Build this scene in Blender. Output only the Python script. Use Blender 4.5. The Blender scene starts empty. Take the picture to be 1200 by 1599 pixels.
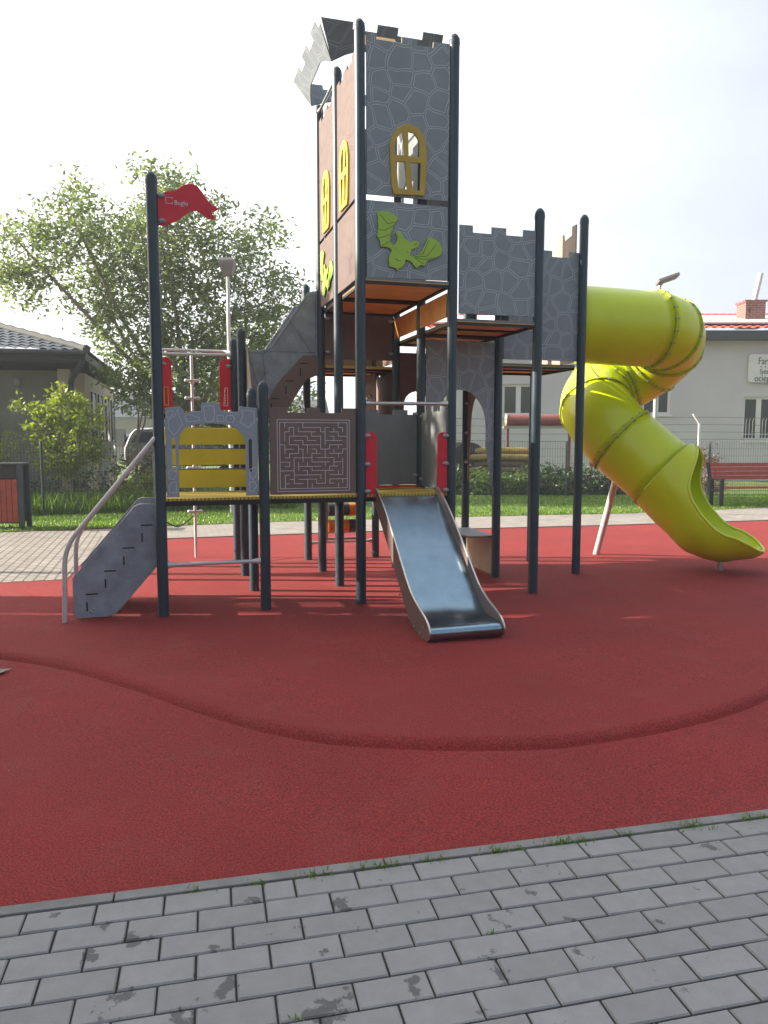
import bpy, bmesh, math, random
from mathutils import Vector, Matrix
R = math.radians
random.seed(7)
sc = bpy.context.scene
COL = sc.collection

# ------------------------------------------------------------------ camera
cam = bpy.data.cameras.new("camera")
cam.sensor_fit = 'VERTICAL'; cam.sensor_height = 36.0
cam.lens = 1178.6 / 1599 * 36.0
cam.clip_start = 0.05; cam.clip_end = 2000
camo = bpy.data.objects.new("camera", cam); COL.objects.link(camo)
camo.location = (0, 0, 1.6)
camo.rotation_euler = (R(90 - 5.617), 0, 0)
sc.camera = camo

# ------------------------------------------------------------------ sky and sun
SUN_EL = 22.5; SUN_AZ = 178.0          # direction towards the sun: from the left (-X)
w = bpy.data.worlds.new("World"); sc.world = w; w.use_nodes = True
nt = w.node_tree; N = nt.nodes; L = nt.links
bg = N["Background"]; bg.inputs[1].default_value = 0.066
sky = N.new("ShaderNodeTexSky"); sky.sky_type = 'NISHITA'; sky.sun_disc = False
sky.sun_elevation = R(SUN_EL); sky.sun_rotation = R(-88.0)
sky.air_density = 1.3; sky.dust_density = 4.0; sky.ozone_density = 1.2
tc = N.new("ShaderNodeTexCoord"); mp = N.new("ShaderNodeMapping"); mp.inputs[3].default_value = (1.0, 1.0, 3.2)
nz = N.new("ShaderNodeTexNoise"); nz.inputs["Scale"].default_value = 1.6; nz.inputs["Detail"].default_value = 6; nz.inputs["Roughness"].default_value = .55
cr = N.new("ShaderNodeValToRGB"); cr.color_ramp.elements[0].position = .38; cr.color_ramp.elements[1].position = .72
cr.color_ramp.elements[0].color = (.62, .62, .62, 1); cr.color_ramp.elements[1].color = (.92, .92, .92, 1)
mx = N.new("ShaderNodeMixRGB")
dp = N.new("ShaderNodeVectorMath"); dp.operation = 'DOT_PRODUCT'; dp.inputs[1].default_value = (-.93, .03, .38)
gl = N.new("ShaderNodeMapRange"); gl.inputs[1].default_value = -1; gl.inputs[2].default_value = 1; gl.inputs[3].default_value = 0; gl.inputs[4].default_value = 1
gr = N.new("ShaderNodeValToRGB"); ge = gr.color_ramp.elements        # thin high cloud, brighter towards the sun
ge[0].position = .1; ge[0].color = (.22, .27, .36, 1); ge[1].position = 1; ge[1].color = (1, .95, .86, 1)
for p_, c_ in ((.30, (.25, .285, .345)), (.40, (.335, .365, .42)), (.5, (.50, .53, .58)), (.68, (.80, .82, .84))): e_ = ge.new(p_); e_.color = (*c_, 1)
gm = N.new("ShaderNodeVectorMath"); gm.operation = 'SCALE'; gm.inputs[3].default_value = 14.5
L.new(tc.outputs["Generated"], dp.inputs[0]); L.new(dp.outputs["Value"], gl.inputs[0]); L.new(gl.outputs[0], gr.inputs[0]); L.new(gr.outputs[0], gm.inputs[0]); L.new(gm.outputs[0], mx.inputs[2])
L.new(tc.outputs["Generated"], mp.inputs[0]); L.new(mp.outputs[0], nz.inputs[0]); L.new(nz.outputs[0], cr.inputs[0])
sy = N.new("ShaderNodeSeparateXYZ"); my = N.new("ShaderNodeMapRange"); my.inputs[1].default_value = -.45; my.inputs[2].default_value = .45; my.inputs[3].default_value = .12; my.inputs[4].default_value = 1
mm_ = N.new("ShaderNodeMath"); mm_.operation = 'MULTIPLY'; L.new(tc.outputs["Generated"], sy.inputs[0]); L.new(sy.outputs[1], my.inputs[0]); L.new(cr.outputs[0], mm_.inputs[0]); L.new(my.outputs[0], mm_.inputs[1])
L.new(mm_.outputs[0], mx.inputs[0]); L.new(sky.outputs[0], mx.inputs[1]); L.new(mx.outputs[0], bg.inputs[0])
sl = bpy.data.lights.new("sun", 'SUN'); sl.energy = 5.0; sl.angle = R(0.5); sl.color = (1, .90, .76)
so = bpy.data.objects.new("sun", sl); COL.objects.link(so)
sd = Vector((math.cos(R(SUN_EL)) * math.cos(R(SUN_AZ)), math.cos(R(SUN_EL)) * math.sin(R(SUN_AZ)), math.sin(R(SUN_EL))))
so.rotation_euler = sd.to_track_quat('Z', 'Y').to_euler()
so.location = (-30, 5, 20)
sc.view_settings.view_transform = 'Standard'; sc.view_settings.look = 'None'
sc.view_settings.exposure = 1.55; sc.view_settings.gamma = 1.0

# ------------------------------------------------------------------ helpers
def tag(o, label=None, cat=None, group=None, kind=None):
    if label: o["label"] = label
    if cat: o["category"] = cat
    if group: o["group"] = group
    if kind: o["kind"] = kind
    return o

def empty(name, loc=(0, 0, 0), rz=0, label=None, cat=None, group=None):
    o = bpy.data.objects.new(name, None); COL.objects.link(o); o.location = loc; o.rotation_euler = (0, 0, rz)
    o.empty_display_size = .2
    return tag(o, label, cat, group)

def link(name, me, m=None, parent=None, smooth=False, autos=None):
    o = bpy.data.objects.new(name, me); COL.objects.link(o)
    if m is not None:
        for mm in (m if isinstance(m, (list, tuple)) else [m]): me.materials.append(mm)
    if parent: o.parent = parent
    if smooth:
        for p in me.polygons: p.use_smooth = True
    if autos:
        try: me.set_sharp_from_angle(angle=R(autos))
        except Exception: pass
    return o

class MB:
    """collects boxes, bars and swept tubes into ONE mesh"""
    def __init__(s): s.v = []; s.f = []; s.mi = []
    def add(s, vs, fs, mi=0):
        b = len(s.v); s.v += [tuple(v) for v in vs]; s.f += [tuple(b + i for i in f) for f in fs]; s.mi += [mi] * len(fs); return s
    def box(s, x0, x1, y0, y1, z0, z1, mi=0):
        return s.add([(x0, y0, z0), (x1, y0, z0), (x1, y1, z0), (x0, y1, z0), (x0, y0, z1), (x1, y0, z1), (x1, y1, z1), (x0, y1, z1)],
                     [(0, 3, 2, 1), (4, 5, 6, 7), (0, 1, 5, 4), (1, 2, 6, 5), (2, 3, 7, 6), (3, 0, 4, 7)], mi)
    def obox(s, c, ex, ey, ez, mi=0):      # centre and three half-vectors
        c, ex, ey, ez = map(Vector, (c, ex, ey, ez)); vs = []
        for sz in (-1, 1):
            for sx, sy in ((-1, -1), (1, -1), (1, 1), (-1, 1)): vs.append(c + ex * sx + ey * sy + ez * sz)
        return s.add(vs, [(0, 3, 2, 1), (4, 5, 6, 7), (0, 1, 5, 4), (1, 2, 6, 5), (2, 3, 7, 6), (3, 0, 4, 7)], mi)
    def tube(s, pts, r, seg=12, mi=0, caps=True, up=None):
        pts = [Vector(p) for p in pts]; n = len(pts); vs = []; rr = r if isinstance(r, (list, tuple)) else [r] * n
        ref = None
        for i in range(n):
            t = (pts[min(i + 1, n - 1)] - pts[max(i - 1, 0)]).normalized()
            if ref is None: ref = Vector((0, 0, 1)) if abs(t.z) < .9 else Vector((1, 0, 0))
            a = t.cross(ref).normalized(); b = a.cross(t).normalized(); ref = b
            for k in range(seg):
                an = 2 * math.pi * k / seg; vs.append(pts[i] + (a * math.cos(an) + b * math.sin(an)) * rr[i])
        fs = []
        for i in range(n - 1):
            for k in range(seg):
                k2 = (k + 1) % seg; fs.append((i * seg + k, i * seg + k2, (i + 1) * seg + k2, (i + 1) * seg + k))
        if caps: fs.append(tuple(range(seg))[::-1]); fs.append(tuple((n - 1) * seg + k for k in range(seg)))
        return s.add(vs, fs, mi)
    def ball(s, c, r, seg=10, rings=6, mi=0, ax=None):
        c = Vector(c); r = Vector(r) if isinstance(r, (tuple, Vector)) else Vector((r, r, r)); vs = []; fs = []
        for i in range(rings + 1):
            th = math.pi * i / rings
            for k in range(seg):
                an = 2 * math.pi * k / seg; vs.append(c + Vector((r.x * math.sin(th) * math.cos(an), r.y * math.sin(th) * math.sin(an), r.z * math.cos(th))))
        for i in range(rings):
            for k in range(seg):
                k2 = (k + 1) % seg; fs.append((i * seg + k, (i + 1) * seg + k, (i + 1) * seg + k2, i * seg + k2))
        return s.add(vs, fs, mi)
    def build(s, name, m=None, parent=None, smooth=False, bevel=0, autos=40, clean=False):
        me = bpy.data.meshes.new(name); me.from_pydata(s.v, [], s.f)
        if any(s.mi): me.polygons.foreach_set("material_index", s.mi)
        if bevel or clean:
            bm = bmesh.new(); bm.from_mesh(me)
            bmesh.ops.remove_doubles(bm, verts=bm.verts, dist=1e-5)
            if bevel:
                ed = [e for e in bm.edges if len(e.link_faces) == 2 and e.calc_face_angle(0) > .5]
                bmesh.ops.bevel(bm, geom=ed, offset=bevel, segments=2, affect='EDGES', profile=.5)
            bm.to_mesh(me); bm.free()
        me.update(); me.validate()
        return link(name, me, m, parent, smooth, autos if smooth else None)

def bez(pts, n=8):
    """Catmull-Rom through points"""
    P = [Vector(p) for p in pts]; out = []
    for i in range(len(P) - 1):
        p0 = P[i - 1] if i else P[0] * 2 - P[1]; p1 = P[i]; p2 = P[i + 1]; p3 = P[i + 2] if i + 2 < len(P) else P[-1] * 2 - P[-2]
        for k in range(n):
            t = k / n; out.append(.5 * ((2 * p1) + (p2 - p0) * t + (2 * p0 - 5 * p1 + 4 * p2 - p3) * t * t + (3 * p1 - p0 - 3 * p2 + p3) * t ** 3))
    out.append(P[-1]); return out

def fillet(pts, r, n=6):
    """round the corners of a polyline"""
    P = [Vector(p) for p in pts]; out = [P[0]]
    for i in range(1, len(P) - 1):
        a = (P[i - 1] - P[i]); b = (P[i + 1] - P[i]); d = min(r, a.length * .49, b.length * .49)
        p, q = P[i] + a.normalized() * d, P[i] + b.normalized() * d
        for k in range(n + 1):
            t = k / n; out.append(p * (1 - t) ** 2 + P[i] * 2 * t * (1 - t) + q * t * t)
    out.append(P[-1]); return out

def plate(name, outline, holes, O, ex, ey, th, m, parent=None, edge=None, bev=.0025, texts=()):
    """flat board cut to an outline, with holes; (u,v) -> O + u*ex + v*ey, thickness th centred"""
    cu = bpy.data.curves.new(name, 'CURVE'); cu.dimensions = '2D'; cu.fill_mode = 'BOTH'
    cu.extrude = max(th / 2 - bev, .0005); cu.bevel_depth = bev; cu.bevel_resolution = 0; cu.offset = -bev
    for poly in [outline] + list(holes):
        sp = cu.splines.new('POLY'); sp.points.add(len(poly) - 1)
        for i, (u, v) in enumerate(poly): sp.points[i].co = (u, v, 0, 1)
        sp.use_cyclic_u = True
    tmp = bpy.data.objects.new("tmp", cu); COL.objects.link(tmp)
    dg = bpy.context.evaluated_depsgraph_get(); me = bpy.data.meshes.new_from_object(tmp.evaluated_get(dg))
    bpy.data.objects.remove(tmp); bpy.data.curves.remove(cu)
    me.name = name; me.materials.clear()
    ex, ey = Vector(ex), Vector(ey); ez = ex.cross(ey)
    M = Matrix((ex, ey, ez)).transposed().to_4x4(); M.translation = Vector(O)
    nz_ = [abs(p.normal.z) < .5 for p in me.polygons]
    me.transform(M)
    if edge is not None:
        for p, e in zip(me.polygons, nz_): p.material_index = 1 if e else 0
        return link(name, me, [m, edge], parent)
    for p in me.polygons: p.material_index = 0
    return link(name, me, m, parent)

def text(name, body, size, O, ex, ey, m, parent, th=.002, align='LEFT'):
    cu = bpy.data.curves.new(name, 'FONT'); cu.body = body; cu.size = size; cu.extrude = th; cu.align_x = align
    tmp = bpy.data.objects.new("tmp", cu); COL.objects.link(tmp)
    dg = bpy.context.evaluated_depsgraph_get(); me = bpy.data.meshes.new_from_object(tmp.evaluated_get(dg))
    bpy.data.objects.remove(tmp); me.materials.clear()
    ex, ey = Vector(ex), Vector(ey); M = Matrix((ex, ey, ex.cross(ey))).transposed().to_4x4(); M.translation = Vector(O)
    me.transform(M); me.name = name
    for p in me.polygons: p.material_index = 0
    return link(name, me, m, parent)

def smooth_poly(pts, n=4):
    P = [Vector((p[0], p[1], 0)) for p in pts]; m_ = len(P); out = []
    for i in range(m_):
        p0, p1, p2, p3 = P[i - 1], P[i], P[(i + 1) % m_], P[(i + 2) % m_]
        for k in range(n):
            t = k / n; q = .5 * ((2 * p1) + (p2 - p0) * t + (2 * p0 - 5 * p1 + 4 * p2 - p3) * t * t + (3 * p1 - p0 - 3 * p2 + p3) * t ** 3); out.append((q.x, q.y))
    return out

# ------------------------------------------------------------------ materials
def mat(name, col, rough=.6, metal=0, var=.12, scale=6, bump=0, bscale=80, spec=.5, trans=0, coat=0):
    m = bpy.data.materials.new(name); m.use_nodes = True; t = m.node_tree; n = t.nodes; l = t.links; b = n["Principled BSDF"]
    b.inputs["Roughness"].default_value = rough; b.inputs["Metallic"].default_value = metal
    b.inputs["Specular IOR Level"].default_value = spec; b.inputs["Coat Weight"].default_value = coat
    c = n.new("ShaderNodeTexCoord"); z = n.new("ShaderNodeTexNoise"); z.inputs["Scale"].default_value = scale; z.inputs["Detail"].default_value = 8
    z.inputs["Roughness"].default_value = .62
    r = n.new("ShaderNodeValToRGB"); r.color_ramp.elements[0].position = .3; r.color_ramp.elements[1].position = .7
    r.color_ramp.elements[0].color = (*[x * (1 - var) for x in col], 1); r.color_ramp.elements[1].color = (*[min(1, x * (1 + var)) for x in col], 1)
    l.new(c.outputs["Object"], z.inputs[0]); l.new(z.outputs[0], r.inputs[0]); l.new(r.outputs[0], b.inputs["Base Color"])
    mr = n.new("ShaderNodeMapRange"); mr.inputs[3].default_value = max(0, rough - .08); mr.inputs[4].default_value = min(1, rough + .12)
    l.new(z.outputs[0], mr.inputs[0]); l.new(mr.outputs[0], b.inputs["Roughness"])
    if bump:
        z2 = n.new("ShaderNodeTexNoise"); z2.inputs["Scale"].default_value = bscale; z2.inputs["Detail"].default_value = 4
        bp = n.new("ShaderNodeBump"); bp.inputs["Strength"].default_value = bump; bp.inputs["Distance"].default_value = .01
        l.new(c.outputs["Object"], z2.inputs[0]); l.new(z2.outputs[0], bp.inputs["Height"]); l.new(bp.outputs[0], b.inputs["Normal"])
    m["b"] = 1
    return m

def stone_mat(name, col, line, s=5.6, w0=.052, w1=.065):
    """board engraved with an outline inside every stone"""
    m = mat(name, col, .62, var=.1, scale=3, bump=.05, bscale=200, spec=.25); t = m.node_tree; n = t.nodes; l = t.links; b = n["Principled BSDF"]
    src = b.inputs["Base Color"].links[0].from_socket
    c = n.new("ShaderNodeTexCoord"); nz = n.new("ShaderNodeTexNoise"); nz.inputs["Scale"].default_value = 2.5
    ad = n.new("ShaderNodeMixRGB"); ad.blend_type = 'LINEAR_LIGHT'; ad.inputs[0].default_value = .06
    sx = n.new("ShaderNodeSeparateXYZ"); ax_ = n.new("ShaderNodeMath"); ax_.operation = 'ADD'; cx_ = n.new("ShaderNodeCombineXYZ")
    v = n.new("ShaderNodeTexVoronoi"); v.voronoi_dimensions = '2D'; v.feature = 'DISTANCE_TO_EDGE'; v.inputs["Scale"].default_value = s; v.inputs["Randomness"].default_value = .8
    l.new(c.outputs["Object"], nz.inputs[0]); l.new(c.outputs["Object"], ad.inputs[1]); l.new(nz.outputs["Color"], ad.inputs[2]); l.new(ad.outputs[0], sx.inputs[0]); l.new(sx.outputs[0], ax_.inputs[0]); l.new(sx.outputs[1], ax_.inputs[1]); l.new(ax_.outputs[0], cx_.inputs[0]); l.new(sx.outputs[2], cx_.inputs[1]); l.new(cx_.outputs[0], v.inputs["Vector"])
    r = n.new("ShaderNodeValToRGB"); e = r.color_ramp.elements; e[0].position = w0 - .008; e[0].color = (0, 0, 0, 1); e[1].position = w1 + .008; e[1].color = (0, 0, 0, 1)
    a = e.new(w0); a.color = (1, 1, 1, 1); a = e.new(w1); a.color = (1, 1, 1, 1)
    l.new(v.outputs["Distance"], r.inputs[0])
    mx = n.new("ShaderNodeMixRGB"); mx.inputs[2].default_value = (*line, 1); l.new(r.outputs[0], mx.inputs[0]); l.new(src, mx.inputs[1]); l.new(mx.outputs[0], b.inputs["Base Color"])
    bp = n.new("ShaderNodeBump"); bp.invert = True; bp.inputs["Strength"].default_value = .5; bp.inputs["Distance"].default_value = .003
    l.new(r.outputs[0], bp.inputs["Height"]); l.new(bp.outputs[0], b.inputs["Normal"])
    return m

def leaf_mat(name, c0, c1, trans=.45):
    m = bpy.data.materials.new(name); m.use_nodes = True; t = m.node_tree; n = t.nodes; l = t.links; b = n["Principled BSDF"]; out = n["Material Output"]
    g = n.new("ShaderNodeNewGeometry"); r = n.new("ShaderNodeValToRGB")
    r.color_ramp.elements[0].color = (*c0, 1); r.color_ramp.elements[1].color = (*c1, 1)
    l.new(g.outputs["Random Per Island"], r.inputs[0]); l.new(r.outputs[0], b.inputs["Base Color"]); b.inputs["Roughness"].default_value = .45
    tr = n.new("ShaderNodeBsdfTranslucent"); h = n.new("ShaderNodeMixRGB"); h.blend_type = 'MULTIPLY'; h.inputs[0].default_value = 1; h.inputs[2].default_value = (1.25, 1.35, .6, 1)
    l.new(r.outputs[0], h.inputs[1]); l.new(h.outputs[0], tr.inputs[0])
    ms = n.new("ShaderNodeMixShader"); ms.inputs[0].default_value = trans; l.new(b.outputs[0], ms.inputs[1]); l.new(tr.outputs[0], ms.inputs[2]); l.new(ms.outputs[0], out.inputs[0])
    return m

def glass_mat(name, col=(.03, .05, .05)):
    m = mat(name, col, .06, var=.3, scale=.8, spec=.8); return m

def brick_mat(name, c1, c2, mort, bw, rh, ms=.02, rough=.85, bump=.4, offset=.5, wall=False):
    m = bpy.data.materials.new(name); m.use_nodes = True; t = m.node_tree; n = t.nodes; l = t.links; b = n["Principled BSDF"]; b.inputs["Roughness"].default_value = rough
    c = n.new("ShaderNodeTexCoord"); k = n.new("ShaderNodeTexBrick"); k.inputs["Color1"].default_value = (*c1, 1); k.inputs["Color2"].default_value = (*c2, 1); k.inputs["Mortar"].default_value = (*mort, 1)
    k.inputs["Scale"].default_value = 1; k.inputs["Brick Width"].default_value = bw; k.inputs["Row Height"].default_value = rh; k.inputs["Mortar Size"].default_value = ms; k.offset = offset
    k.inputs["Mortar Smooth"].default_value = .2
    z = n.new("ShaderNodeTexNoise"); z.inputs["Scale"].default_value = 3; z.inputs["Detail"].default_value = 8
    mx = n.new("ShaderNodeMixRGB"); mx.blend_type = 'OVERLAY'; mx.inputs[0].default_value = .35
    
    if wall:
        sx = n.new("ShaderNodeSeparateXYZ"); ad = n.new("ShaderNodeMath"); ad.operation = 'ADD'; cb = n.new("ShaderNodeCombineXYZ")
        l.new(c.outputs["Object"], sx.inputs[0]); l.new(sx.outputs[0], ad.inputs[0]); l.new(sx.outputs[1], ad.inputs[1]); l.new(ad.outputs[0], cb.inputs[0]); l.new(sx.outputs[2], cb.inputs[1]); l.new(cb.outputs[0], k.inputs[0])
    else: l.new(c.outputs["Object"], k.inputs[0])
    l.new(c.outputs["Object"], z.inputs[0]); l.new(k.outputs[0], mx.inputs[1]); l.new(z.outputs[0], mx.inputs[2]); l.new(mx.outputs[0], b.inputs["Base Color"])
    bp = n.new("ShaderNodeBump"); bp.invert = True; bp.inputs["Strength"].default_value = bump; bp.inputs["Distance"].default_value = .006; l.new(k.outputs["Fac"], bp.inputs["Height"]); l.new(bp.outputs[0], b.inputs["Normal"])
    return m

M = {}
M['post'] = mat('post_paint', (.036, .060, .080), .36, var=.15, scale=4, bump=.03, bscale=150)
M['cap'] = mat('post_cap_plastic', (.035, .055, .075), .45)
M['stone'] = stone_mat('grey_engraved_board', (.27, .312, .345), (.62, .66, .69))
M['stonedark'] = stone_mat('dark_grey_engraved_board', (.19, .22, .25), (.40, .43, .46))
M['stonebrown'] = stone_mat('brown_engraved_board', (.165, .122, .112), (.10, .075, .07))
M['grey'] = mat('grey_board', (.20, .215, .225), .5, var=.12, scale=5, bump=.04)
M['greyedge'] = mat('grey_board_edge', (.30, .25, .15), .7, var=.3, scale=20)
M['brown'] = mat('brown_board', (.175, .122, .108), .5, var=.12, scale=5, bump=.04)
M['brownedge'] = mat('brown_board_edge', (.16, .11, .08), .7)
M['stairgrey'] = mat('scuffed_blue_grey_board', (.25, .29, .34), .55, var=.25, scale=7, bump=.06)
M['counter'] = mat('blue_grey_board', (.29, .35, .42), .5, var=.1, scale=6, bump=.04)
M['ochre'] = mat('ochre_board_edge', (.42, .27, .08), .7, var=.2, scale=20)
M['inner'] = mat('pink_beige_board_back', (.36, .28, .22), .6, var=.12, scale=4)
M['orange'] = mat('orange_wood_board', (.85, .47, .13), .42, var=.18, scale=5)
M['yellow'] = mat('yellow_board', (.70, .53, .03), .4, var=.08, scale=4)
M['deck'] = brick_mat('yellow_antislip_deck', (.50, .36, .04), (.55, .40, .05), (.16, .11, .03), .035, .035, .006, .6)
M['red'] = mat('red_board', (.66, .02, .04), .38, var=.08, scale=5)
M['lime'] = mat('lime_green_board', (.36, .56, .06), .45, var=.08, scale=5)
M['limeline'] = mat('dark_green_engraving', (.07, .14, .02), .6)
M['mustard'] = mat('mustard_board', (.50, .34, .05), .45, var=.08, scale=6)
M['steel'] = mat('brushed_steel', (.62, .61, .60), .28, 1, var=.06, scale=10)
M['bed'] = mat('polished_slide_steel', (.27, .38, .46), .22, 1, var=.16, scale=5, bump=.03, bscale=40)
M['clamp'] = mat('grey_plastic_clamp', (.30, .31, .33), .5)
M['dark'] = mat('black_steel_frame', (.02, .02, .022), .5)
M['line'] = mat('pale_engraved_line', (.66, .66, .70), .7, var=.05)
M['white'] = mat('white_paint', (.78, .78, .76), .5, var=.05)
M['galv'] = mat('pale_galvanised_tube', (.62, .60, .60), .42, .35, var=.08, scale=9)
M['tube'] = mat('lime_tube_plastic', (.60, .70, .014), .34, var=.06, scale=2, spec=.5, coat=.25)
M['flange'] = mat('lime_flange_plastic', (.42, .50, .015), .45, var=.1, scale=8)
M['roller_o'] = mat('orange_plastic_drum', (.75, .20, .01), .4)
M['roller_g'] = mat('dark_grey_plastic_drum', (.06, .065, .075), .45)

# =================================================================== THE SETTING
def sheet(name, pts, z, m, rz=0, thick=0):
    c, s = math.cos(-rz), math.sin(-rz)
    loc = [(x * c - y * s, x * s + y * c, z) for x, y in pts]
    me = bpy.data.meshes.new(name); me.from_pydata(loc, [], [tuple(range(len(loc)))]); o = link(name, me, m)
    o.rotation_euler = (0, 0, rz); tag(o, kind='structure'); return o

# red rubber, one sheet with the low mound the tower stands on
m = bpy.data.materials.new('red_rubber_granules'); m.use_nodes = True; t = m.node_tree; n = t.nodes; l = t.links; b = n["Principled BSDF"]
c = n.new("ShaderNodeTexCoord")
z1 = n.new("ShaderNodeTexNoise"); z1.inputs["Scale"].default_value = 115; z1.inputs["Detail"].default_value = 3
v1 = n.new("ShaderNodeTexVoronoi"); v1.inputs["Scale"].default_value = 210
z2 = n.new("ShaderNodeTexNoise"); z2.inputs["Scale"].default_value = .8; z2.inputs["Detail"].default_value = 7
for q in (z1, v1, z2): l.new(c.outputs["Object"], q.inputs[0])
r1 = n.new("ShaderNodeValToRGB"); r1.color_ramp.elements[0].position = .33; r1.color_ramp.elements[1].position = .7
r1.color_ramp.elements[0].color = (.185, .011, .012, 1); r1.color_ramp.elements[1].color = (.55, .046, .041, 1)
r2 = n.new("ShaderNodeValToRGB"); r2.color_ramp.elements[0].position = .3; r2.color_ramp.elements[1].position = .7
r2.color_ramp.elements[0].color = (.86, .86, .86, 1); r2.color_ramp.elements[1].color = (1.1, 1.08, 1.05, 1)
r3 = n.new("ShaderNodeValToRGB"); r3.color_ramp.elements[0].position = .0; r3.color_ramp.elements[1].position = .9
r3.color_ramp.elements[0].color = (1.15, 1.15, 1.1, 1); r3.color_ramp.elements[1].color = (.5, .46, .46, 1)
l.new(z1.outputs[0], r1.inputs[0]); l.new(z2.outputs[0], r2.inputs[0]); l.new(v1.outputs["Distance"], r3.inputs[0])
z5 = n.new("ShaderNodeTexNoise"); z5.inputs["Scale"].default_value = 2.3; z5.inputs["Detail"].default_value = 9; z5.inputs["Roughness"].default_value = .7; l.new(c.outputs["Object"], z5.inputs[0])
v5 = n.new("ShaderNodeTexVoronoi"); v5.inputs["Scale"].default_value = 9; l.new(c.outputs["Object"], v5.inputs[0])
r5 = n.new("ShaderNodeValToRGB"); r5.color_ramp.elements[0].position = .52; r5.color_ramp.elements[1].position = .78; r5.color_ramp.elements[1].color = (.12, .12, .12, 1); r5.color_ramp.elements[0].color = (0, 0, 0, 1); l.new(z5.outputs[0], r5.inputs[0])
r6 = n.new("ShaderNodeValToRGB"); r6.color_ramp.elements[0].position = .030; r6.color_ramp.elements[0].color = (.7, .7, .7, 1); r6.color_ramp.elements[1].position = .045; r6.color_ramp.elements[1].color = (0, 0, 0, 1); l.new(v5.outputs["Distance"], r6.inputs[0])
a5 = n.new("ShaderNodeMath"); a5.operation = 'ADD'; a5.use_clamp = True; l.new(r5.outputs[0], a5.inputs[0]); l.new(r6.outputs[0], a5.inputs[1])
ma = n.new("ShaderNodeMixRGB"); ma.blend_type = 'MULTIPLY'; ma.inputs[0].default_value = 1; l.new(r1.outputs[0], ma.inputs[1]); l.new(r2.outputs[0], ma.inputs[2])
mb_ = n.new("ShaderNodeMixRGB"); mb_.blend_type = 'MULTIPLY'; mb_.inputs[0].default_value = .8; l.new(ma.outputs[0], mb_.inputs[1]); l.new(r3.outputs[0], mb_.inputs[2]); dm = n.new("ShaderNodeMixRGB"); dm.inputs[2].default_value = (.38, .20, .17, 1); l.new(a5.outputs[0], dm.inputs[0]); l.new(mb_.outputs[0], dm.inputs[1]); l.new(dm.outputs[0], b.inputs["Base Color"])
bp = n.new("ShaderNodeBump"); bp.inputs["Strength"].default_value = .9; bp.inputs["Distance"].default_value = .006; bp.invert = True
l.new(v1.outputs["Distance"], bp.inputs["Height"]); l.new(bp.outputs[0], b.inputs["Normal"]); b.inputs["Roughness"].default_value = .85
M['rubber'] = m
CP = [(-14, 4.6), (-7, 5.0), (-4.5, 5.55), (-3.4, 5.58), (-2.84, 5.44), (-2.26, 5.19), (-1.67, 4.80), (-1.15, 4.39), (-.72, 4.09), (-.34, 3.91), (0, 3.84), (.4, 3.81), (.84, 3.83), (1.21, 3.93), (1.61, 4.09), (2.0, 4.30), (2.42, 4.61), (3.2, 5.35), (4.2, 6.7), (5.4, 7.9), (8, 8.6), (22, 9)]
curve = bez([(x * 1.012, y * 1.012, 0) for x, y in CP], 10)
vs = []; T = [-8, -5, -3.2, -2.6, -2, -1.4, -1, -.6, -.35, -.2, -.12, -.08, -.055, -.035, -.02, -.01, 0, .012, .025, .045, .07, .1, .14, .2, .3, .45, .7, 1.1, 1.7, 2.6, 4, 6, 8, 11, 14]
def prof(t):
    if t <= -.02: z = -.036 - .024 * min(1, (-.02 - t) / .7)
    elif t >= .07: z = 0
    else: q = (t + .02) / .09; z = -.036 * (1 - q * q * (3 - 2 * q))
    return z - .017 * math.exp(-((t + .012) / .016) ** 2)
for p in curve:
    for t_ in T: vs.append((p.x, p.y + t_, prof(t_) + (.004 * math.sin(p.x * 1.7 + t_) + .003 * math.sin(p.x * .6 - t_ * 2.1) if t_ > .2 and t_ < 3 else 0)))
nT = len(T); fs = [(i * nT + k, (i + 1) * nT + k, (i + 1) * nT + k + 1, i * nT + k + 1) for i in range(len(curve) - 1) for k in range(nT - 1)]
me = bpy.data.meshes.new('rubber_surface'); me.from_pydata(vs, [], fs); tag(link('rubber_surface', me, M['rubber'], smooth=True), kind='structure')

# wide earth sheet to the horizon
M['earth'] = mat('rough_grass_ground', (.075, .10, .03), .95, var=.4, scale=.6, bump=.4, bscale=12)
sheet('ground', [(-600, -300), (600, -300), (600, 900), (-600, 900)], -.11, M['earth'])
A = .2847
M['pav'] = brick_mat('beige_paving', (.26, .235, .21), (.31, .28, .25), (.12, .105, .09), .22, .11, .012, .85)
M['pathm'] = brick_mat('pale_path_paving', (.27, .245, .22), (.33, .30, .27), (.18, .16, .14), .22, .11, .006, .85, .2)
grass_edge = [(-16, 10.5), (-12, 11.4), (-6.5, 12.7), (-2.25, 14.2), (1.3, 15.1), (5.25, 15.9), (9, 17.3), (20, 20)]
sheet('paving', [(-16, 4.9), (-9.0, 6.9), (-3.60, 8.44), (-4.38, 11.72), (-5.0, 13.115), (-6.5, 12.7), (-12, 11.4), (-16, 10.5)], .004, M['pav'], A + math.pi / 2)
sheet('path', [(-4.38, 11.72), (-3.42, 11.98), (0, 12.95), (4.07, 13.8), (7.51, 14.67), (20, 18.1), (20, 20), (9, 17.3), (5.25, 15.9), (1.3, 15.1), (-2.25, 14.2), (-5.0, 13.115)], .008, M['pathm'], A)
sheet('side_paving', [(-2.64, 5.22), (-2.76, 4.8), (-7, 3.7), (-7, 4.2)], -.028, M['pathm'], A)
M['lawn'] = mat('lawn_soil', (.11, .17, .03), .9, var=.35, scale=2, bump=.5, bscale=60)
sheet('lawn', grass_edge + [(24, 30), (24, 60), (-40, 60), (-40, 10)], .012, M['lawn'])
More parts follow.
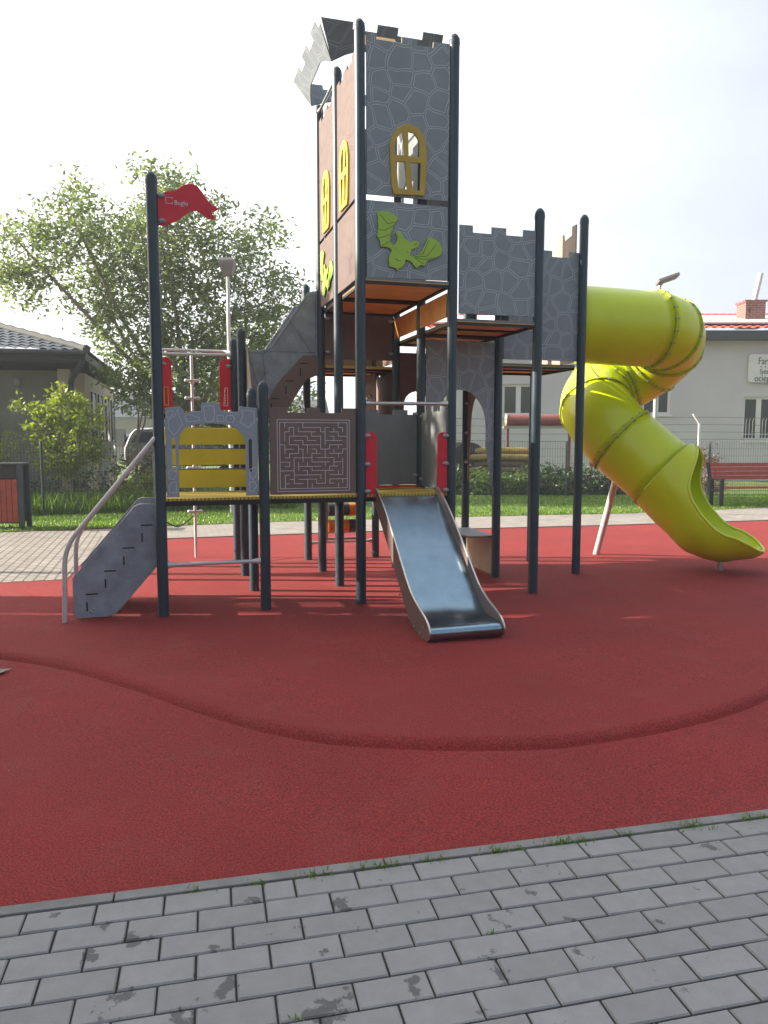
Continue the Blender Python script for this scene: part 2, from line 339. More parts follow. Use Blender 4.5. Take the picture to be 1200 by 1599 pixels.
M['kerb'] = mat('concrete_kerb', (.215, .21, .205), .9, var=.2, scale=6, bump=.3, bscale=90)
# kerb stones along the far edge of the rubber
kb = MB(); kp = [(-4.38, 11.66), (-3.42, 11.92), (0, 12.89), (4.07, 13.74), (7.51, 14.61), (20, 18.04)]
for (x0, y0), (x1, y1) in zip(kp, kp[1:]):
    d = Vector((x1 - x0, y1 - y0, 0)); n_ = d.normalized(); kb.obox(((x0 + x1) / 2, (y0 + y1) / 2, -.02), d / 2, Vector((-n_.y, n_.x, 0)) * .03, (0, 0, .034))
tag(kb.build('kerb_strip', M['kerb']), kind='structure')

# foreground concrete pavers, laid block by block
ang = math.atan2(3.205 - 2.505, 1.70 + 1.345); ED = Vector((math.cos(ang), math.sin(ang), 0)); EN = Vector((-ED.y, ED.x, 0)); E0 = Vector((0, 2.825, 0))
m = mat('concrete_paver', (.275, .272, .27), .8, var=.09, scale=14, bump=.35, bscale=260); t = m.node_tree; n = t.nodes; l = t.links; b = n["Principled BSDF"]
g = n.new("ShaderNodeNewGeometry"); mr = n.new("ShaderNodeMapRange"); mr.inputs[3].default_value = .92; mr.inputs[4].default_value = 1.07; l.new(g.outputs["Random Per Island"], mr.inputs[0])
src = b.inputs["Base Color"].links[0].from_socket; mu = n.new("ShaderNodeMixRGB"); mu.blend_type = 'MULTIPLY'; mu.inputs[0].default_value = 1; l.new(src, mu.inputs[1]); l.new(mr.outputs[0], mu.inputs[2])
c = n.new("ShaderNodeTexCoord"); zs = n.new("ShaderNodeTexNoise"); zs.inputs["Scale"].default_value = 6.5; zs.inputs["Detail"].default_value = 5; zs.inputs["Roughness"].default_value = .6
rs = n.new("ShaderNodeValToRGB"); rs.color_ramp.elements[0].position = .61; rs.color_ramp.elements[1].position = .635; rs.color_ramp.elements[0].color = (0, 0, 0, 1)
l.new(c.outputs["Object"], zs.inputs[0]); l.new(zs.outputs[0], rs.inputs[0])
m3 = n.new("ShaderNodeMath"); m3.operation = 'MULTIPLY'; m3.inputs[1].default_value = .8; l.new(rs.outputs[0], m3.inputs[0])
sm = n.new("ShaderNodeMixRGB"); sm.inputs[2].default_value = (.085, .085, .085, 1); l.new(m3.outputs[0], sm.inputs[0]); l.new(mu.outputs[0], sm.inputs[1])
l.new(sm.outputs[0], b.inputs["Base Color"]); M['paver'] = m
M['joint'] = mat('dark_joint_sand', (.03, .03, .027), .95, var=.3, scale=30, bump=.5)
def eg(u, v, z): p = E0 + ED * u + EN * v; return (p.x, p.y, z)
u0, u1 = -5, 5
sheet('pavement', [eg(-7, -.0, 0)[:2], eg(-7, -5, 0)[:2], eg(7, -5, 0)[:2], eg(7, 0, 0)[:2]], -.056, M['joint'])
pv = MB(); rnd = random.Random(3)
def paver(x0, x1, y0, y1, zt, j=.008, bv=.0045):
    x0 += j / 2; x1 -= j / 2; y0 += j / 2; y1 -= j / 2; tl = [rnd.uniform(-.0016, .0016) for _ in range(4)]
    c4 = [(x0, y0), (x1, y0), (x1, y1), (x0, y1)]; i4 = [(x0 + bv, y0 + bv), (x1 - bv, y0 + bv), (x1 - bv, y1 - bv), (x0 + bv, y1 - bv)]
    vs = [eg(x, y, zt - .03) for x, y in c4] + [eg(x, y, zt - bv) for x, y in c4] + [eg(x, y, zt + tl[k]) for k, (x, y) in enumerate(i4)]
    fs = [(8, 9, 10, 11)] + [(k, (k + 1) % 4, 4 + (k + 1) % 4, 4 + k) for k in range(4)] + [(4 + k, 4 + (k + 1) % 4, 8 + (k + 1) % 4, 8 + k) for k in range(4)]
    pv.add(vs, fs)
PW, PH = .232, .116; row = 0; v = -.058
while v > -2.6:
    u = -5 + (row % 2) * PW / 2 + rnd.uniform(-.004, .004)
    lim = 3.4 if row < 12 else 2.4
    while u < 5:
        if abs(u) < lim + 1:
            if rnd.random() < .015: paver(u, u + PW / 2, v - PH, v, -.048); paver(u + PW / 2, u + PW, v - PH, v, -.048)
            else: paver(u, u + PW, v - PH, v, -.048 + rnd.uniform(-.001, .001), j=rnd.uniform(.0055, .009))
        u += PW
    v -= PH; row += 1
tag(pv.build('pavement_blocks', M['paver']), kind='structure')
kc = MB(); u = -5
while u < 5:
    c0 = E0 + ED * (u + .495) + EN * (-.028); kc.obox((c0.x, c0.y, -.062), ED * .497, EN * .026, (0, 0, .018)); u += 1.0
tag(kc.build('kerb_edge', M['kerb'], bevel=.003), kind='structure')

# grass
def tufts(name, spots, m, label, hh=(.02, .05), per=26, spread=.05, wd=.003):
    g = MB()
    for (x, y, z, s) in spots:
        for k in range(int(per * s)):
            a = random.uniform(0, 6.28); r_ = abs(random.gauss(0, spread * s)); px, py = x + r_ * math.cos(a) * 1.6, y + r_ * math.sin(a) * .5
            h_ = random.uniform(*hh) * (.6 + .5 * s); a2 = random.uniform(0, 6.28); dx, dy = math.cos(a2) * wd, math.sin(a2) * wd; lx, ly = random.gauss(0, h_ * .5), random.gauss(0, h_ * .5)
            g.add([(px - dx, py - dy, z), (px + dx, py + dy, z), (px + lx * .5 + dx * .7, py + ly * .5 + dy * .7, z + h_ * .6), (px + lx, py + ly, z + h_), (px + lx * .5 - dx * .7, py + ly * .5 - dy * .7, z + h_ * .6)], [(0, 1, 2, 3, 4)])
    return tag(g.build(name, m), label, 'grass', kind='stuff')
M['blade'] = leaf_mat('grass_blade', (.08, .17, .012), (.21, .33, .035), .35)
M['dryblade'] = leaf_mat('weed_blade', (.09, .17, .02), (.24, .32, .05), .35)
sp = []
for px in (-.72, -.50, -.29, -.24, -.1, -.03, .02, .16, .22, .45, .49, .54, .70, .75, .82, 1.02, 1.30, 1.34, 1.62, 1.7):
    p = E0 + ED * px + EN * (-.056); sp.append((p.x, p.y, -.055, random.uniform(.5, 1.35)))
for (uu, vv) in ((.25, -.52), (1.55, -.3), (1.8, -.42), (-.42, -.75), (1.3, -.75)):
    p = E0 + ED * uu + EN * vv; sp.append((p.x, p.y, -.055, .35))
tufts('grass_tuft', sp, M['dryblade'], 'small green grass and weed tufts in the joint between kerb and pavers', (.010, .034), 34, .034, .0026)

def inter(x, L_):
    for (x0, y0), (x1, y1) in zip(L_, L_[1:]):
        if x0 <= x <= x1: return y0 + (y1 - y0) * (x - x0) / (x1 - x0)
    return L_[-1][1]
FL = [(-14, 13.1), (-9, 14.6), (-4.9, 16.1), (-3, 16.9)]          # left garden fence
FR = [(-2.2, 20.2), (1, 20.5), (5, 20.7), (9, 20.9), (13, 21.3)]  # right fence
g = MB()
def blades(n_, xr, ymin, ymax, h0, h1, z=.012, w_=.012, patch=0):
    for k in range(n_):
        x = random.uniform(*xr); a_, b_ = ymin(x), ymax(x)
        if b_ <= a_: continue
        y = a_ + (b_ - a_) * random.random() ** 1.3
        if abs(x / y) > .62: continue
        h_ = random.uniform(h0, h1); a = random.uniform(0, 3.14); dx, dy = math.cos(a) * w_, math.sin(a) * w_; lx, ly = random.gauss(0, h_ * .4), random.gauss(0, h_ * .4)
        g.add([(x - dx, y - dy, z), (x + dx, y + dy, z), (x + lx, y + ly, z + h_)], [(0, 1, 2)])
blades(30000, (-10, 12), lambda x: inter(x, grass_edge) + .02, lambda x: inter(x, FL) if x < -3 else inter(x, FR), .02, .06)
tag(g.build('grass', M['blade']), 'short bright green lawn grass between the path and the fences', 'grass', kind='stuff')
g = MB(); blades(9000, (-11, -2), lambda x: inter(x, FL) + .1, lambda x: inter(x, FL) + 2.6, .12, .5, w_=.02)
tag(g.build('tall_grass', M['blade']), 'tall rough grass behind the garden fence', 'grass', kind='stuff')

# =================================================================== PLAY STRUCTURE
S = .919; OX, OY = -1.986, 6.686
PS = empty('play_tower', (OX, OY, 0), A, 'grey castle play tower with steel slide and lime tube slide on red rubber', 'playground tower')
cache = {}
def post(i, j, h_, r=.049, z0=-.05):
    key = ('post', round(h_, 3), r)
    if key not in cache:
        b_ = MB(); b_.tube([(0, 0, z0), (0, 0, h_ - .045)], r, 24); o = b_.build('post', M['post'], None, True, autos=50); me = o.data; bpy.data.objects.remove(o)
        c_ = MB(); prof_ = [(r + .003, -.055), (r + .003, -.02), (r * .98, -.006), (r * .8, .02), (r * .5, .04), (r * .2, .048), (.001, .049)]
        seg = 24; vv = []; ff = []
        for rr, zz in prof_:
            for k in range(seg): vv.append((rr * math.cos(2 * math.pi * k / seg), rr * math.sin(2 * math.pi * k / seg), h_ - .05 + zz))
        for a_ in range(len(prof_) - 1):
            for k in range(seg): k2 = (k + 1) % seg; ff.append((a_ * seg + k, a_ * seg + k2, (a_ + 1) * seg + k2, (a_ + 1) * seg + k))
        c_.add(vv, ff); o = c_.build('cap', M['cap'], None, True, autos=50); cm = o.data; bpy.data.objects.remove(o); cache[key] = (me, cm)
    me, cm = cache[key]
    o = bpy.data.objects.new('post', me); COL.objects.link(o); o.parent = PS; o.location = (i * S, j * S, 0)
    c_ = bpy.data.objects.new('cap', cm); COL.objects.link(c_); c_.parent = o
    return o
for i, j, h_ in [(0, 0, 3.86), (0, 1, 2.115), (0, 2, 2.84), (0, 3, 2.84), (1, 0, 2.115), (1, 1, 2.115), (1, 2, 2.84), (1, 3, 2.84), (2, 0, 5.36), (3, 0, 5.36), (2, 1, 5.36), (3, 1, 5.36),
                 (2, 2, 5.36), (3, 2, 5.36), (2, 3, 3.55), (3, 3, 3.0), (4, 0, 3.86), (4, 1, 3.75), (4, 2, 3.45), (5, 2, 3.8), (5.11, .955, 4.12)]:
    post(i, j, h_)

# decks: board + dark frame
def deck(i0, i1, j0, j1, z, top, under, side=None):
    x0, x1, y0, y1 = i0 * S + .03, i1 * S - .03, j0 * S - (.02 if j0 == 0 else -.03), j1 * S - .03
    b_ = MB().box(x0, x1, y0, y1, z - .022, z, 0).box(x0 + .003, x1 - .003, y0 + .003, y1 - .003, z - .03, z - .0225, 1)
    o = b_.build('deck', [top, under], PS)
    f = MB(); e = .022; zz0, zz1 = z - (.068 if z < 1.5 else .058), z - .0305
    f.box(x0, x1, y0, y0 + e, zz0, zz1).box(x0, x1, y1 - e, y1, zz0, zz1).box(x0, x0 + e, y0 + e, y1 - e, zz0, zz1).box(x1 - e, x1, y0 + e, y1 - e, zz0, zz1)
    ym = (y0 + y1) / 2
    if z < 3: f.box(x0 + e, x1 - e, ym - .02, ym + .02, zz0 + .01, zz1)
    f.build('deck_frame', M['dark'], o); return o
for i in (0, 1, 2): deck(i, i + 1, 0, 1, 1.06, M['deck'], M['dark'])
deck(0, 1, 2, 3, 1.90, M['deck'], M['orange'])
deck(2, 3, 2, 3, 2.45, M['yellow'], M['orange'])
deck(2, 3, 0, 1, 3.09, M['grey'], M['orange']); deck(2, 3, 1, 2, 3.09, M['grey'], M['orange'])
deck(3, 4, 0, 1, 2.75, M['grey'], M['orange']); deck(3, 4, 1, 2, 2.75, M['grey'], M['orange'])
deck(4, 5.1, 1, 2, 2.44, M['grey'], M['orange'])
deck(3, 4, 2, 2.9, 2.45, M['orange'], M['orange'])

X_, Y_, Z_ = (1, 0, 0), (0, 1, 0), (0, 0, 1)
def rowp(name, pts, j, m, edge=None, holes=(), th=.016, dy=0, parent=PS):
    """board standing in the plane of row j, points in (i, z)"""
    return plate(name, [(u * S, v) for u, v in pts], [[(u * S, v) for u, v in h_] for h_ in holes], (0, j * S + dy, 0), X_, Z_, th, m, parent, edge)
def colp(name, pts, i, m, edge=None, holes=(), th=.016, dx=0, parent=PS):
    return plate(name, [(u * S, v) for u, v in pts], [[(u * S, v) for u, v in h_] for h_ in holes], (i * S + dx, 0, 0), Y_, Z_, th, m, parent, edge)

def castle(a, b_, z0, z1, mer, d=.06):
    """outline with merlons; mer = list of (start,end) fractions standing up"""
    pts = [(a, z0), (b_, z0)]; w_ = b_ - a; top = []
    prev = 0
    for s0, s1 in mer:
        if s0 > 0: top += [(prev, z1 - d), (s0, z1 - d)] if s0 > prev else []
        top += [(s0, z1), (s1, z1)]; prev = s1
    if prev < 1: top += [(prev, z1 - d), (1, z1 - d)]
    return pts + [(a + f * w_, z) for f, z in reversed(top)]
MER = [(0, .18), (.41, .61), (.84, 1)]

# --- front row, low deck: shop counter board with arch
cp = [(.065, 1.86), (.2, 1.876), (.235, 1.845), (.246, 1.812), (.319, 1.835), (.399, 1.833), (.409, 1.908), (.539, 1.917), (.579, 1.887), (.586, 1.85), (.635, 1.827), (.751, 1.832), (.772, 1.882), (.937, 1.868), (.937, 1.075), (.819, 1.075), (.82, 1.551), (.804, 1.613), (.747, 1.675), (.666, 1.715), (.51, 1.728), (.372, 1.722), (.259, 1.696), (.201, 1.635), (.183, 1.552), (.178, 1.075), (.062, 1.075)]
def slot(cx, cz, w_, h_, n_=6):
    r_ = w_ / 2; return [(cx + r_ * math.cos(a), cz + (h_ / 2 - r_) * (1 if math.sin(a) >= 0 else -1) + r_ * math.sin(a)) for a in [math.pi * 2 * (k + .5) / (n_ * 2) for k in range(n_ * 2)]]
counter = rowp('counter_board', cp, 0, M['counter'], M['greyedge'], [slot(.135, 1.45, .035, .30), slot(.868, 1.44, .035, .30)], dy=-.01)
def merge(o, extra):
    me = o.data; nm = len(me.materials); bm = bmesh.new(); bm.from_mesh(me); n0 = len(bm.faces); bm.from_mesh(extra.data); bm.faces.ensure_lookup_table()
    for f in bm.faces[n0:]: f.material_index = nm
    bm.to_mesh(me); bm.free(); me.materials.append(extra.data.materials[0]); bpy.data.objects.remove(extra); return o
def outline_tube(name, loops, y, m, r_=.0020, parent=None, closed=True):
    b_ = MB()
    for lp in loops:
        P = [(u * S, y, v) for u, v in lp]; P = P + [P[0]] if closed else P
        for a_, c_ in zip(P, P[1:]):
            va, vc = Vector(a_), Vector(c_); d = vc - va
            if d.length < 1e-6: continue
            b_.obox((va + vc) / 2, d / 2 + d.normalized() * r_ * .5, Vector((0, .0006, 0)), d.normalized().cross(Vector((0, 1, 0))) * r_)
    q_ = b_.build(name, m)
    return merge(parent, q_)
st = [[(.08, 1.83), (.14, 1.84), (.13, 1.80), (.10, 1.775), (.08, 1.775)], [(.09, 1.75), (.15, 1.79), (.185, 1.85), (.19, 1.80), (.225, 1.72), (.18, 1.66), (.14, 1.62), (.09, 1.68)],
      [(.245, 1.79), (.31, 1.81), (.34, 1.785), (.385, 1.78), (.38, 1.755), (.33, 1.745), (.265, 1.742)], [(.425, 1.88), (.52, 1.885), (.53, 1.81), (.51, 1.745), (.44, 1.745), (.43, 1.82)],
      [(.55, 1.80), (.61, 1.80), (.62, 1.75), (.55, 1.745)], [(.635, 1.795), (.70, 1.80), (.72, 1.77), (.70, 1.735), (.64, 1.745)], [(.79, 1.85), (.91, 1.84), (.91, 1.74), (.85, 1.69), (.77, 1.74), (.80, 1.80)],
      [(.085, 1.31), (.15, 1.33), (.165, 1.29), (.13, 1.23), (.085, 1.24)], [(.10, 1.20), (.15, 1.21), (.155, 1.11), (.085, 1.115), (.08, 1.16)],
      [(.85, 1.31), (.92, 1.335), (.92, 1.26), (.89, 1.22), (.86, 1.25)], [(.85, 1.19), (.90, 1.205), (.925, 1.16), (.88, 1.105), (.85, 1.12)]]
outline_tube('engraving', st, -.0195, M['line'], .0022, counter)
# yellow boards of the steps behind the arch
for (a_, b_, yy) in ((1.095, 1.275, 0), (1.325, 1.485, .03), (1.53, 1.70, .06)):
    MB().box(.055, .865, S + yy - .01, S + yy + .012, a_, b_).build('step_board', M['yellow'], PS, bevel=.003)
    MB().box(.06, .86, S + yy + .02, S + yy + .26, b_ - .012, b_ + .006).build('step_tread', M['dark'], PS, bevel=.003)
# --- maze board
mz = castle(1.06, 1.945, 1.075, 1.875, [(0, .2), (.43, .58), (.83, 1)], .045)
maze = rowp('maze_board', mz, 0, M['brown'], M['brownedge'], dy=-.008)
def maze_walls(nx, ny, seed):
    rr = random.Random(seed); seen = {(0, 0)}; st_ = [(0, 0)]; op = set()
    while st_:
        x, y = st_[-1]; nb = [(x + dx, y + dy) for dx, dy in ((1, 0), (-1, 0), (0, 1), (0, -1)) if 0 <= x + dx < nx and 0 <= y + dy < ny and (x + dx, y + dy) not in seen]
        if not nb: st_.pop(); continue
        c_ = rr.choice(nb); op.add(frozenset(((x, y), c_))); seen.add(c_); st_.append(c_)
    W = []
    for x in range(nx):
        for y in range(ny):
            if x < nx - 1 and frozenset(((x, y), (x + 1, y))) not in op: W.append(((x + 1, y), (x + 1, y + 1)))
            if y < ny - 1 and frozenset(((x, y), (x, y + 1))) not in op: W.append(((x, y + 1), (x + 1, y + 1)))
    return W
x0, x1, z0, z1 = 1.165, 1.85, 1.135, 1.735; nx = ny = 15; lines = []
for (a_, b_), (c_, d_) in maze_walls(nx, ny, 11):
    f = lambda p, q: (x0 + (x1 - x0) * p / nx, z0 + (z1 - z0) * q / ny); lines.append([f(a_, b_), f(c_, d_)])
lines += [[(x0 - .03, z0 - .03), (x1 + .025, z0 - .03), (x1 + .025, z1 + .03), (x0 - .03, z1 + .03), (x0 - .03, z0 - .03)], [(x0 - .005, z0 - .005), (x1 + .003, z0 - .005), (x1 + .003, z1 + .005), (x0 - .005, z1 + .005), (x0 - .005, z0 - .005)]]
outline_tube('maze_line', lines, -.017, M['line'], .0024, maze, closed=False)

def clamp(x, y, z, ax='x', r_=.035):
    key = 'clamp' + ax
    if key not in cache:
        o = MB().ball((0, 0, 0), (r_, .02, .02) if ax == 'x' else (.02, r_, .02), 12, 8).build('clamp', M['clamp'], None, True); cache[key] = o.data; bpy.data.objects.remove(o)
    o = bpy.data.objects.new('clamp', cache[key]); COL.objects.link(o); o.parent = PS; o.location = (x, y, z); return o

# --- low deck, right cell: back board and side board, both castle-topped
rowp('rear_board', castle(2.06, 2.97, 1.09, 1.90, [(.16, .45), (.65, .85)], .05), 1, M['grey'], M['inner'])
side = colp('side_board', castle(.06, .95, 1.08, 1.93, [(.1, .3), (.55, .8)], .06), 3, M['grey'], M['greyedge'])
for x, y, z in ((2.93, .985, 1.86), (2.93, .985, 1.19)): clamp(x * S, y * S, z)
for z in (1.83, 1.15): clamp(2.985 * S, .93 * S, z, 'y')
MB().box(2.1 * S, 2.95 * S, S - .03, S - .005, 1.061, 1.085).build('toe_board', M['red'], PS)
# red grab boards at slide
def grab(x0, x1, y, z0, z1, right, lab=None):
    w_ = x1 - x0; pts = [(x0, z0), (x1, z0)]; n_ = 6
    if right: pts += [(x1, z1 - .01)] + [(x0 + w_ * .55 - w_ * .55 * math.sin(k / n_ * math.pi / 2), z1 - w_ * .55 + w_ * .55 * math.cos(k / n_ * math.pi / 2)) for k in range(n_ + 1)]
    else: pts += [(x1 - w_ * .55 + w_ * .55 * math.cos(k / n_ * math.pi / 2), z1 - w_ * .55 + w_ * .55 * math.sin(k / n_ * math.pi / 2)) for k in range(n_ + 1)] + [(x0, z1 - .01)]
    o = plate('grab_board', [(a, b_) for a, b_ in pts], [], (0, y, 0), X_, Z_, .018, M['red'], PS)
    if lab: o['label'] = lab
    return o
grab(2.0 * S + .045, 2.17 * S, -.01, 1.03, 1.655, False); grab(2.84 * S, 3.0 * S - .045, -.01, 1.0, 1.655, True)
for z in (1.62, 1.35, 1.09):
    clamp(2.065 * S, -.03, z); clamp(2.93 * S, -.03, z)
def rail(name, p, q, r_=.017, m=None, flare=.035):
    p, q = Vector(p), Vector(q); d = (q - p).normalized(); b_ = MB(); b_.tube([p, q], r_, 16)
    if flare:
        for a_, s_ in ((p, 1), (q, -1)): b_.tube([a_, a_ + d * s_ * .035, a_ + d * s_ * .075], [flare, flare * .75, r_ + .001], 16)
    return b_.build(name, m or M['steel'], PS, True)
rail('rail', (2 * S + .045, 0, 1.925), (3 * S - .045, 0, 1.93))
rail('rail', (.045, 0, .463), (S - .045, 0, .463), .018, M['galv'])
# --- rear of the left tower: rails, red boards, pegged climbing pole
yr = 3 * S
rail('rail', (.04, yr, 2.62), (S - .04, yr, 2.63), .016, M['galv'], .03)
px_, py_ = .47 * S, yr + .86
lx = (-2.53 - OX) * math.cos(A) + (10.06 - OY) * math.sin(A); ly = -(-2.53 - OX) * math.sin(A) + (10.06 - OY) * math.cos(A)
MB().tube(fillet([(.03, yr + .03, 2.66), (.02, ly, 2.74), (S - .02, ly, 2.74), (S - .03, yr + .03, 2.66)], .12), .017, 12).build('climbing_rail', M['galv'], PS, True)
cpole = MB().tube([(lx, ly, -.03), (lx, ly, 2.74)], .019, 14).build('climbing_pole', M['galv'], PS, True)
for z in (2.35, 2.12, 1.65, 1.2, .62): MB().tube([(lx - .07, ly, z), (lx + .07, ly, z)], .017, 10).ball((lx - .075, ly, z), .024).ball((lx + .075, ly, z), .024).build('peg', M['galv'], cpole, True)
MB().tube(bez([(.05, yr, .55), (lx * .5, (yr + ly) / 2, .46), (lx - .02, ly, .56)], 8), .009, 8).build('rope', M['dark'], PS, True)
g1 = grab(.05, .175 * S, yr, 1.945, 2.58, False); g2 = grab(.80 * S, S - .045, yr, 1.945, 2.585, True)
outline_tube('sticker_border', [[(.075, 2.0), (.125, 2.0), (.125, 2.22), (.075, 2.22)]], yr - .0105, M['yellow'], .003, g1)
outline_tube('sticker_border', [[(.85, 2.0), (.905, 2.0), (.905, 2.22), (.87, 2.22)]], yr - .0105, M['white'], .003, g2)
for gg, xx in ((g1, .10), (g2, .87)):
    b_ = MB(); rr = random.Random(5)
    for k in range(9): zz = 2.02 + k * .021; b_.box(xx * S - .01, xx * S - .01 + rr.uniform(.008, .02), yr - .0112, yr - .0095, zz, zz + .009)
    merge(gg, b_.build('sticker_mark', M['dark'] if gg is g1 else M['white']))
clamp(.07, yr - .03, 2.5); clamp(S - .07, yr - .03, 2.49)
# short side board of the left tower, sloping top
colp('side_board', [(2.05, 1.93), (1.1, 1.1), (1.1, 1.55), (1.95, 2.62), (2.0, 2.62)], 1, M['inner'], M['greyedge'], dx=.06)
# --- upper stair between the left tower and the middle deck
for jj in (2, 3):
    gp = [(1.06, 1.92), (1.335, 1.92), (1.40, 2.185), (1.766, 2.545), (1.95, 2.555), (1.95, 3.29), (1.83, 3.265), (1.405, 2.69), (1.36, 2.63), (1.26, 2.596), (1.06, 2.585)]
    gd = rowp('stair_guard', gp, jj, M['stairgrey'], M['greyedge'], dy=-.02 if jj == 2 else .02)
    if jj == 2:
        outline_tube('engraving', [[(1.08, 2.0), (1.08, 2.56), (1.27, 2.56), (1.40, 2.64), (1.83, 3.22), (1.93, 3.24), (1.93, 2.6)], [(1.27, 2.58), (1.93, 2.585)], [(1.55, 3.0), (1.9, 2.55)], [(1.25, 1.98), (1.10, 2.50)], [(1.10, 2.1), (1.3, 2.35)], [(1.31, 1.98), (1.26, 2.56)]], 2 * S - .0295, M['cap'], .002, gd, closed=False)
    sg = rowp('stair_stringer', [(1.06, 1.86), (1.5, 1.86), (1.56, 1.93), (1.711, 2.147), (1.80, 2.27), (1.95, 2.33), (1.95, 2.55), (1.775, 2.54), (1.72, 2.51), (1.40, 2.165), (1.28, 1.98), (1.06, 1.95)], jj, M['brown'], M['ochre'], dy=-.045 if jj == 2 else .045, th=.02)
    if jj == 2:
        b_ = MB()
        for k in range(3):
            xx, zz = (1.345 + k * .185) * S, 2.04 + k * .205
            b_.box(xx, xx + .095, 2 * S - .0565, 2 * S - .054, zz, zz + .012).box(xx + .0, xx + .014, 2 * S - .0565, 2 * S - .054, zz - .14, zz - .05)
        merge(sg, b_.build('tread_slot', M['dark']))
for k in range(3):
    zz = 2.04 + k * .17; x = (1.30 + k * .185) * S
    MB().box(x, x + .2, 2 * S + .0, 3 * S - .0, zz, zz + .02).build('tread', M['brown'], PS)
# --- middle deck boards
rowp('guard_board', [(2.06, 2.52), (2.95, 2.52), (2.95, 3.05), (2.06, 3.05)], 2, M['brown'], M['brownedge'])
for u in (2.09, 2.92):
    for z in (2.60, 2.98): clamp(u * S, 2 * S - .03, z)
rowp('guard_board', castle(2.06, 2.97, 2.5, 3.2, MER), 3, M['brown'], M['brownedge'])
arc = [(3.28 + .17 * math.cos(a), 2.0 + .16 * math.sin(a)) for a in [math.pi * k / 10 for k in range(11)]]
rowp('rear_arch_board', [(3.04, 1.55), (3.11, 1.55)] + arc[::-1] + [(3.46, 1.55), (3.52, 1.55), (3.52, 2.62), (3.04, 2.62)], 2, M['brown'], M['brownedge'])
colp('lower_side_board', [(2.1, 1.7), (2.9, 1.7), (2.9, 2.38), (2.1, 2.38)], 2.75, M['brown'], M['brownedge'])
clamp(2.75 * S - .02, 2.3 * S, 2.12, 'y')
colp('side_board', [(2.07, 1.5), (2.93, 1.5), (2.93, 2.38), (2.07, 2.38)], 3, M['brown'], M['brownedge'])
colp('side_board', [(2.07, 2.50), (2.93, 2.50), (2.93, 3.2), (2.07, 3.2)], 3, M['brown'], M['brownedge'])  # upper board added to block sun streaks on the tube chute
# --- arch board under the second tower
ha, hb, hz_ = 3.17, 3.845, 2.13
arcf = [(3.5075 + .3375 * math.cos(a), 1.72 + .41 * math.sin(a)) for a in [math.pi * k / 16 for k in range(17)]]
rowp('arch_board', [(3.06, 1.06), (3.10, 1.06), (3.17, 1.35)] + arcf[::-1] + [(3.845, 1.5), (3.9, 1.2), (3.91, 1.06), (3.95, 1.06), (3.95, 2.66), (3.06, 2.66)], 1, M['stone'], M['greyedge'])
arcc = [(1.5 + .34 * math.cos(a), 1.75 + .41 * math.sin(a)) for a in [math.pi * k / 16 for k in range(17)]]
colp('arch_board', [(1.06, 1.06), (1.10, 1.06), (1.14, 1.4)] + arcc[::-1] + [(1.87, 1.4), (1.9, 1.06), (1.94, 1.06), (1.94, 2.66), (1.06, 2.66)], 4, M['brown'], M['inner'], dx=0)
for z in (2.02, 1.66, 1.30): clamp(4 * S - .03, 1.90 * S, z, 'y')
colp('seat_board', [(1.05, .02), (1.94, .02), (1.94, .46), (1.05, .46)], 4, M['inner'], M['greyedge'])
plate('seat', [(3.66 * S, 1.05 * S), (3.99 * S, 1.04 * S), (4.03 * S, 1.5 * S), (4.02 * S, 1.93 * S), (3.70 * S, 1.95 * S), (3.62 * S, 1.6 * S)], [], (0, 0, .47), X_, Y_, .02, M['grey'], PS, M['greyedge'])
for z in (.38, .12): clamp(4 * S - .02, 1.93 * S, z, 'y')

# --- TOWER
def tower_top(a, b_, z0, z1, mer=MER): return castle(a, b_, z0, z1, mer, .07)
WIN = [(2.345, 3.851), (2.324, 3.918), (2.305, 4.161), (2.302, 4.267), (2.323, 4.36), (2.377, 4.441), (2.449, 4.479), (2.512, 4.488), (2.595, 4.47), (2.659, 4.408), (2.687, 4.319), (2.697, 4.197), (2.686, 3.964), (2.675, 3.862)]
HOL = [[(2.354, 4.204), (2.35, 4.264), (2.373, 4.35), (2.437, 4.42), (2.459, 4.206)][::-1], [(2.495, 4.422), (2.558, 4.413), (2.614, 4.343), (2.623, 4.205), (2.501, 4.206)], [(2.363, 4.143), (2.459, 4.148), (2.484, 3.904), (2.396, 3.909)], [(2.519, 4.147), (2.629, 4.152), (2.625, 3.905), (2.551, 3.902)]]
def shrink(P, k=.93):
    cx = sum(p[0] for p in P) / len(P); cz = sum(p[1] for p in P) / len(P); return [(cx + (x - cx) * k, cz + (z - cz) * k) for x, z in P]
